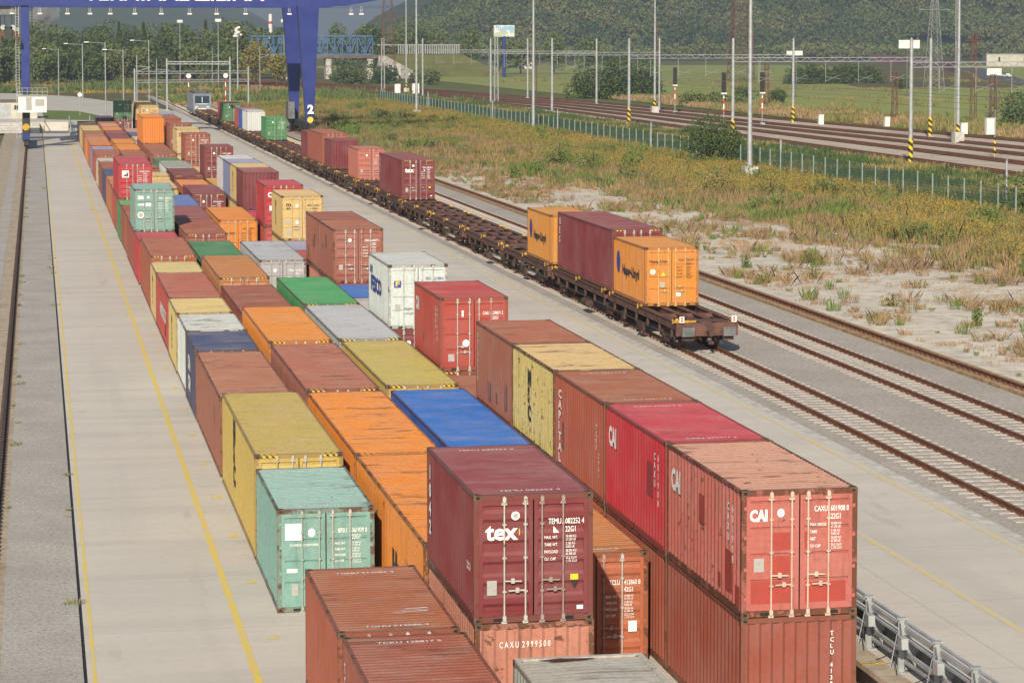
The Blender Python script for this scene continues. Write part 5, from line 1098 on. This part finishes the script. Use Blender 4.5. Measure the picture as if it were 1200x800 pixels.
# sparse tufts on the bare gravel
N=15000; x=nr.uniform(41.,64,N); y=nr.uniform(60,300,N); g=vn(x,y,6.,21)*.6+vn(x,y,2.2,22)*.4; k=nr.rand(N)<np.clip((g-.40)*3.,0.02,1)*.6; T=np.stack([x[k],y[k]],-1)
q=nr.rand(len(T)); a_=T[q<.55]; b_=T[(q>=.55)&(q<.8)]; c_=T[q>=.8]
sz=nr.rand(len(a_))**2; blades('gravel_tufts',a_,.18+.75*sz,.12+.62*sz,64,.022,M['dry'],'brown dry tufts scattered on pale gravel','dry tufts',lean=.9)
sz=nr.rand(len(b_))**2; blades('gravel_weeds',b_,.12+.6*sz,.12+.5*sz,44,.028,M['drygreen'],'olive weeds scattered on pale gravel','weeds',lean=.6)
sz=nr.rand(len(c_))**2; blades('gravel_herbs',c_,.15+.8*sz,.1+.35*sz,40,.032,M['leafg'],'small green herbs scattered on pale gravel','herbs',lean=.5)
N=30000; x=nr.uniform(41.,63,N); y=nr.uniform(55,290,N); g=vn(x,y,3.,31)*.6+vn(x,y,9.,33)*.4; k=nr.rand(N)<np.clip((g-.38)*2.4,0,1)*.6; T=np.stack([x[k],y[k]],-1); blades('low_grass',T,nr.uniform(.06,.22,len(T)),nr.uniform(.15,.5,len(T)),14,.035,M['dry'],'thin low dry growth on the gravel','dry growth')
# strip between fence and tracks, and beyond the tracks
N=26000; x=nr.uniform(77,97.5,N); y=nr.uniform(160,640,N); g=vn(x,y,6.,41); k=(nr.rand(N)<.45+.5*g)&(x<np.interp(y,[0,560,640],[97.5,96,86])); T=np.stack([x[k],y[k]],-1); s=g[k]
for nm,mk,mt,lb,ct in (('verge_weeds',s>.62,M['drygreen'],'olive weeds between fence and main line','weeds'),('verge_bramble',s<=.62,M['leafd'],'dark green bramble between fence and main line','bramble')):
    P=T[mk]; blades(nm,P,nr.uniform(.4,1.1,len(P)),nr.uniform(.3,.9,len(P)),10,.15,mt,lb,ct)
N=9000; x=nr.uniform(136,172,N); y=nr.uniform(290,620,N); g=vn(x,y,9.,51); k=(nr.rand(N)<np.clip((150-x)/16+g,0,1))&(x>np.interp(y,[290,400,520,620],[141,137,131,128])); P=np.stack([x[k],y[k]],-1); s=g[k]
blades('far_dry_weeds',P[s<.55],nr.uniform(.5,1.3,(s<.55).sum()),nr.uniform(.4,1.,(s<.55).sum()),9,.18,M['dry'],'brown weeds beyond the main line','dry weeds'); blades('far_green_weeds',P[s>=.55],nr.uniform(.5,1.4,(s>=.55).sum()),nr.uniform(.4,1.,(s>=.55).sum()),9,.2,M['drygreen'],'olive weeds at the meadow edge','weeds')
N=5000; x=nr.uniform(150,330,N); y=nr.uniform(330,900,N); g=vn(x,y,26.,55)*.6+vn(x,y,8.,56)*.4; k=g>.60; P=np.stack([x[k],y[k]],-1); blades('meadow_tussocks',P,nr.uniform(.4,1.1,len(P)),nr.uniform(.5,1.3,len(P)),10,.22,M['drygreen'],'rough olive tussocks in the meadow','tussocks',-.25)
N=16000; x=nr.uniform(-90,98,N); y=nr.uniform(545,1000,N); g=vn(x,y,22.,61)*.6+vn(x,y,7.,62)*.4; k=(nr.rand(N)<.7)&~((x>-22)&(x<30)&(y<675))&(x<np.interp(y,[545,600,700,850,1000],[97,92,76,36,-64])); P=np.stack([x[k],y[k]],-1); s=g[k]
for nm,mk,mt,lb,ct in (('scrub_brown',s<.36,M['dry'],'reddish brown scrub beyond the yard','scrub'),('scrub_gold',(s>=.36)&(s<.44),M['gold'],'yellowish scrub beyond the yard','scrub'),('scrub_olive',(s>=.44)&(s<.54),M['drygreen'],'olive scrub beyond the yard','scrub'),('scrub_green',s>=.54,M['leafm'],'green scrub beyond the yard','scrub')):
    Q=P[mk]; blades(nm,Q,nr.uniform(.4,1.2,len(Q))*(2.1 if nm=='scrub_green' else 1),nr.uniform(.6,1.8,len(Q)),14,.28,mt,lb,ct,-.3)
# small tufts along the left crane rail and the drain
P=np.stack([np.concatenate([-1.+nr.uniform(-.05,.22,34),.85+nr.uniform(-.12,.1,14)]),np.concatenate([nr.uniform(42,300,34),nr.uniform(42,300,14)])],-1)
CAM_SCALE,FLOOR_Z=1.,0.
blades('rail_tufts',P,nr.uniform(.05,.22,len(P)),nr.uniform(.08,.3,len(P)),26,.025,M['drygreen'],'small weeds along the left crane rail','weeds',-.03,.9)
CAM_SCALE,FLOOR_Z=UPPER
# ---- trees and bushes
def crown(seed,w,h,z0,n,size,kind):
    r=np.random.RandomState(seed); C=[]
    if kind=='conifer':
        z=r.rand(n)**.8; rad=(1-z)*w/2*(.75+.25*np.sin(z*34)); a=r.rand(n)*6.283; q=rad*np.sqrt(r.uniform(.25,1,n)); P=np.stack([np.cos(a)*q,np.sin(a)*q,z0+z*(h-z0)-q*.18],-1)
    else:
        L=9 if kind!='bush' else 11; cs=r.uniform(-1,1,(L,3))*np.array([w*.28,w*.28,(h-z0)*.30]); cs[:,2]+=z0+(h-z0)*.52; cs[0]=(0,0,z0+(h-z0)*.62)
        if kind=='bush': cs[:,2]=r.uniform(.10,.68,L)*h; cs[0]=(0,0,h*.62); cs[1:4,2]=h*.18
        rs=r.uniform(.20,.36,L)*w; rs[0]=w*.34
        rz=(h-z0)/w
        i=r.randint(0,L,n); d=r.randn(n,3); d/=np.linalg.norm(d,axis=1)[:,None]; q=rs[i]*r.uniform(.55,1.05,n)**.6; P=cs[i]+d*q[:,None]*np.array([1,1,max(.75,min(1.25,rz))])
        if kind=='bush': P[:,2]=np.abs(P[:,2])
        P[:,2]=np.clip(P[:,2],z0*.75 if kind!='bush' else 0.02,h*1.04)
    global nr; keep=nr; nr=r; V,F=cards(P,size); nr=keep; return npmesh('crown',V,F)
def m_trunk(w,h,z0):
    m=MB(); r=max(.08,w*.028); m.cyl((0,0,-.3),(0,0,h*.55),r,r*.6,8); 
    for k in range(5):
        a=k*1.26; m.cyl((0,0,z0+h*.06*k),(math.cos(a)*w*.28,math.sin(a)*w*.28,z0+h*.10*k+h*.22),r*.5,r*.2,6)
    m.cyl((0,0,h*.55),(0.1,0,h*.88),r*.6,r*.2,6); return m
def tree(name,lab,cat,x,y,w,h,kind,mat,seed,n=1300,size=.8,z0=None,group=None):
    z0=(h*.14 if kind!='bush' else 0) if z0 is None else z0
    t=thing(name,lab,cat,(x,y,-.25),rng.uniform(0,6.28),group); mk=[k for k in M if M[k]==mat][0]
    key=(seed,kind,round(h/w,1),n,mk); me=cached(('crown',)+key,lambda:crown(seed,w,h,z0,n,size,kind),[mat]); t['_']=0; del t['_']
    ref=CACHE.setdefault(('dim',)+key,(w,h)); o=link('crown' if kind!='bush' else 'foliage',me,None,t); o.scale=(w/ref[0],w/ref[0],h/ref[1])
    o=link('trunk' if kind!='bush' else 'stem',cached(('trunk',)+key,lambda:m_trunk(w,h,z0),[M['bark']]),None,t); o.scale=(w/ref[0],w/ref[0],h/ref[1]); return t
tree('bush','dense dark green bush by the fence left of the tallest lighting mast','bush',73.6,268,7.6,6.4,'bush',M['leafd'],1,7000,.20)
tree('bush','green bush at the right edge of the fence','bush',79,190,5.5,4.4,'bush',M['leafm'],2,2600,.2)
for k,(x,y,w,h,l) in enumerate([(56.3,268,4.6,3.9,'left of the three bright green shrubs in the weeds'),(58.8,262,3.6,3.6,'middle one of the bright green shrubs in the weeds'),(62.,258,3.2,3.0,'right one of the bright green shrubs in the weeds'),(48.2,252,1.4,1.5,'small bright green shrub before the gravel patch'),(61.5,222,4.6,2.8,'pale willow like shrub under the tallest lighting mast'),(64.5,215,4.,2.5,'pale shrub right of the willow like one'),(43.4,150,.9,1.2,'leggy green plant on gravel right of the train end'),(45.5,143,1.0,1.0,'olive plant on gravel behind the orange container'),(46.2,118,.7,1.3,'slender green plant at the right side of the gravel'),(45.3,128,1.4,.9,'round olive clump on gravel beside the crane rail')]):
    tree('shrub',l,'shrub',x,y,w,h,'bush',M['leafg'] if k<4 else M['drygreen'] if k not in (6,8) else M['leafg'],10+k%4,1500 if k<6 else 500,.16 if k<6 else .09)
for k,(x,y,w,h,l) in enumerate([(133,598,9,9.5,'left dark tree of the clump behind the main tracks'),(139,592,9,11,'tallest dark tree of the clump behind the main tracks'),(146,596,9,10,'right dark tree of the clump behind the main tracks'),(142,604,9,11.5,'rear dark tree of the clump behind the main tracks'),(150,606,7,7,'low dark tree at the right end of the clump')]): tree('tree',l,'tree',x,y,w*1.25,h,'bush',M['leafd'],30+k%3,4200,.5)
for k in range(7): tree('hedge_tree',['leftmost bushy tree of the meadow hedge','second bushy tree of the meadow hedge','third bushy tree of the meadow hedge','middle bushy tree of the meadow hedge','fifth bushy tree of the meadow hedge','sixth bushy tree of the meadow hedge','rightmost bushy tree of the meadow hedge'][k],'tree',238+k*4.8,773+((k*37)%9)-4,9,5.9+.8*((k*5)%3),'bush',M['leafd'],40+k%3,1900,.55,None,'meadow hedge trees')
for k,(x,y,w,h,l) in enumerate([(139,522,6,3.2,'low green bush beyond the tracks behind the smaller signal'),(143,518,6,3.0,'low green bush between the smaller signal and the pair'),(147,516,5,2.6,'low green bush just left of the signal pair'),(159,552,6,4.2,'dark bush behind the left signal of the pair'),(166,548,5,3.2,'dark bush behind the right signal of the pair'),(160,394,9,6.2,'dark olive bush mass at the right edge past the tracks'),(167,401,8,6,'rear dark bush at the right edge past the tracks'),(246,690,6,4,'dark bush at the foot of the slender grey pylon')]): tree('bush',l,'bush',x,y,w,h,'bush',M['leafm'] if k<3 else M['leafd'],50+k%3,1300,.4)
for k,(x,y,w,h,l) in enumerate([(100,800,14,7,'dark bush under the blue bridge, left'),(112,806,11,6,'dark bush under the blue bridge, right'),(122,790,10,4.5,'olive bush before the concrete abutment'),(67,775,12,13.5,'yellowing round tree before the dark tree belt'),(73,770,9,10,'yellowish lower tree right of the yellowing one'),(83,790,10,11,'dark tree between the yellowing tree and crane leg'),(62,782,9,11,'green tree left of the yellowing one')]): tree('bush' if k<3 else 'tree',l,'bush' if k<3 else 'tree',x,y,w,h,'bush' if k<3 else 'broad',[M['leafd'],M['leafd'],M['leafm'],M['leafy'],M['leafy'],M['leafd'],M['leafm']][k],60+k,1500,.7)
# belt of trees behind the yard
names={'broad':'broadleaf tree','conifer':'conifer'}
belt=[]
k=0
for row,(yy,hlo,hhi) in enumerate(((800,9,12.5),(850,12,16),(915,16,20),(985,18,22))):
    xx=-40.-row*8
    while xx<118+row*12:
        belt.append((xx+rng.uniform(-2,2),yy+rng.uniform(-16,16),rng.uniform(8,13),rng.uniform(hlo,hhi),row)); xx+=rng.uniform(6.5,10.)
belt=[b for b in belt if b[0]<np.interp(b[1],[780,850,900,930,1000],[60,72,76,120,200])]
for i,(x,y,w,h,row) in enumerate(belt):
    con=(30<x<48 and row==2) or rng.random()<.07; mat=M['leafd'] if con or rng.random()<.45 else M['leafm']
    tree('conifer' if con else 'tree',('dark conifer' if con else ('dark' if mat==M['leafd'] else 'mid green')+' broadleaf tree')+' in the distant tree belt behind the yard','tree',x,y,w*(.9 if con else 1)*1.12,h*(1.08 if con else 1),'conifer' if con else 'broad',mat,70+i%5,2000,.85,None,'trees of the distant belt')
for i,(px_,y,h) in enumerate([(140,1000,19),(150,1010,20),(160,1005,18),(172,1000,19),(132,1015,21),(185,1000,15),(196,1010,14),(210,1010,16),(222,1000,15)]):
    tree('tree','round tree above the blue bridge and white parapet','tree',px_,y,rng.uniform(11,15),h,'broad',M['leafm'],70+i%5,1100,.95,None,'trees behind the bridge')
# ------------------------------------------------------------------ hills
def hill_h(X,Y):
    a=(Y-1690)*.30+vn(X,Y,90,91)*16-8; b=(X-262-(Y-1800)*.05)*.56+vn(X,Y,60,92)*14-4
    k=12.; m=-np.logaddexp(-a/k,-b/k)*k; return np.maximum(m,-3.)
xs=np.linspace(120,1500,150); ys=np.linspace(1600,2700,110); X,Y=np.meshgrid(xs,ys); Z=np.minimum(hill_h(X,Y),330); n=len(xs); i=np.arange((len(ys)-1)*(n-1)); a=(i//(n-1))*n+i%(n-1)
me=npmesh('wooded_hill',np.stack([X,Y,Z-1],-1).reshape(-1,3),np.stack([a,a+1,a+n+1,a+n],-1)); struct('wooded_hill',me,[M['hill']])
N=9000; x=nr.uniform(225,900,N); y=nr.uniform(1640,1990,N); h=hill_h(x,y); k=(h>-2.5)&(nr.rand(N)<.80)&(vn(x,y,45,95)>.16); x,y,h=x[k],y[k],h[k]
def forest(name,x,y,z,mat,lab,nq,smin,smax):
    k=len(x); wd=nr.uniform(smin,smax,k); C=np.repeat(np.stack([x,y,z],-1),nq,0); W_=np.repeat(wd,nq); d=nr.randn(k*nq,3); d/=np.linalg.norm(d,axis=1)[:,None]; d[:,2]=np.abs(d[:,2])*1.15-.1
    V,F=cards(C+d*W_[:,None]*.5*nr.uniform(.7,1.05,(k*nq,1))+np.array([0,0,1])*W_[:,None]*.45,1.9); return stuff(name,npmesh(name,V,F),[mat],lab,'forest')
s=vn(x,y,55,97)*.6+vn(x,y,18,98)*.4+nr.uniform(-.16,.16,len(x)); m1=s<.56
forest('hill_forest',x[m1],y[m1],h[m1],M['hillleaf'],'dark wood covering the hill on the right',46,7,18); forest('hill_woodland',x[~m1],y[~m1],h[~m1],M['hillleaf2'],'lighter green woodland patches on the hill',46,9,16)
N=420; x=nr.uniform(215,800,N); y=1560+nr.uniform(0,90,N)+(x-215)*.05; forest('foothill_trees',x,y,np.full(N,-1.),M['hillleaf2'],'pale green trees at the foot of the hill',60,7,13)
for k,(x,y,l) in enumerate([(520,1820,'highest white cottage on the wooded hill'),(534,1828,'white cottage right of the highest one on the hill'),(418,1790,'white cottage on the hill above the overhead line'),(470,1800,'cottage on the hill between two others')]): house(x,y,6,5,3,M['pale'],l,rng.uniform(-.3,.3)).location.z=float(hill_h(np.array([x]),np.array([y]))[0])*CAM_SCALE+FLOOR_Z+5
def ridge(name,x0,x1,y0,hf,mat,depth):
    xs=np.linspace(x0,x1,220); ys=np.linspace(y0,y0+depth,26); X,Y=np.meshgrid(xs,ys); t=(Y-y0)/depth; Z=hf(X)*np.sin(np.clip(t,0,1)*1.35)/.976+ (vn(X,Y,180,101)-.5)*40*t+(vn(X,Y,50,102)-.5)*14*t-3
    n=len(xs); i=np.arange((len(ys)-1)*(n-1)); a=(i//(n-1))*n+i%(n-1); struct(name,npmesh(name,np.stack([X,Y,Z],-1).reshape(-1,3),np.stack([a,a+1,a+n+1,a+n],-1)),[mat])
ridge('far_ridge',-900,520,3600,lambda X:np.interp(X,[-900,0,200,330,420,520],[190,170,120,70,25,0]),M['mount'],900)
ridge('far_mountain',-2700,5800,9000,lambda X:np.interp(X,[-2700,-300,900,2000,3300,5800],[620,560,490,440,520,440]),M['mount'],2600)
# steam cloud of a factory
M['steam']=bpy.data.materials.new('steam'); M['steam'].use_nodes=True; nt=M['steam'].node_tree; nt.nodes.clear(); a_=nt.nodes.new('ShaderNodeOutputMaterial'); b_=nt.nodes.new('ShaderNodeVolumePrincipled'); b_.inputs['Density'].default_value=.30; b_.inputs['Color'].default_value=(.97,.97,.97,1); nt.links.new(b_.outputs[0],a_.inputs['Volume'])
V=[];m=MB()
bpy_me=bpy.data.meshes.new('steam_cloud'); import bmesh
from mathutils import noise as mn
bm=bmesh.new(); bmesh.ops.create_icosphere(bm,subdivisions=5,radius=1.)
for v in bm.verts:
    d=v.co.normalized(); r=1+.42*mn.noise(d*1.6+Vector((3,1,7)))+.28*abs(mn.noise(d*3.4))+.16*abs(mn.noise(d*7.))
    v.co=Vector((d.x*7.2*r,d.y*5*r,d.z*6.*r+1.6*d.x))
bm.to_mesh(bpy_me); bm.free(); bpy_me.polygons.foreach_set('use_smooth',[True]*len(bpy_me.polygons))
o=stuff('steam_cloud',bpy_me,[M['steam']],'white steam cloud over the trees beside the blue crane leg','steam'); o.location=(5,1330,27)
CAM_SCALE,FLOOR_Z=1.,0.
# ------------------------------------------------------------------ air
m=MB(); m.box(-2750,-250,-1.6,5900,11900,640)
hz=link('haze',m,None); t=bpy.data.materials.new('haze_air'); t.use_nodes=True; nt=t.node_tree; nt.nodes.clear(); out=nt.nodes.new('ShaderNodeOutputMaterial'); pv=nt.nodes.new('ShaderNodeVolumePrincipled')
pv.inputs['Color'].default_value=(.66,.80,1.,1); pv.inputs['Density'].default_value=HAZE; pv.inputs['Anisotropy'].default_value=.2; nt.links.new(pv.outputs[0],out.inputs['Volume']); hz.data.materials.append(t); hz['kind']='stuff'; hz['label']='thin pale blue haze over the valley'; hz['category']='haze'
# ------------------------------------------------------------------ light, sky, camera
EL,AZ=R(28.8),R(18.1)
sd=bpy.data.lights.new('sun','SUN'); sd.energy=SUN; sd.angle=R(.6); sd.color=(1.,.90,.74); so=bpy.data.objects.new('sun',sd); COL.objects.link(so)
so.rotation_euler=Vector((math.sin(AZ)*math.cos(EL),math.cos(AZ)*math.cos(EL),-math.sin(EL))).to_track_quat('-Z','Y').to_euler()
wd=bpy.data.worlds.new('World'); S.world=wd; wd.use_nodes=True; nt=wd.node_tree; bg=nt.nodes['Background']; sk=nt.nodes.new('ShaderNodeTexSky'); sk.sky_type='NISHITA'; sk.sun_disc=False; sk.sun_elevation=EL; sk.sun_rotation=R(180)+AZ; sk.altitude=300; sk.air_density=1.; sk.dust_density=2.; nt.links.new(sk.outputs[0],bg.inputs['Color']); bg.inputs['Strength'].default_value=SKY
cd=bpy.data.cameras.new('camera'); co=bpy.data.objects.new('camera',cd); COL.objects.link(co); S.camera=co
cd.sensor_width=36; cd.sensor_fit='HORIZONTAL'; cd.lens=2927.93/1200*36; cd.shift_y=-(400-233.84)/1200; cd.clip_start=1; cd.clip_end=20000
co.location=(0,0,14.2455); co.rotation_euler=(math.pi/2-.0642,0,-.1882)
S.view_settings.view_transform='Standard'; S.view_settings.look='None'; S.view_settings.exposure=EXPO; S.view_settings.gamma=1; S.view_settings.use_curve_mapping=False
S.render.engine='CYCLES'; S.cycles.use_denoising=True; S.cycles.max_bounces=5; S.cycles.diffuse_bounces=3; S.cycles.volume_bounces=0; S.cycles.transparent_max_bounces=8; S.cycles.use_adaptive_sampling=True; S.cycles.adaptive_threshold=.015; S.cycles.caustics_reflective=False; S.cycles.caustics_refractive=False
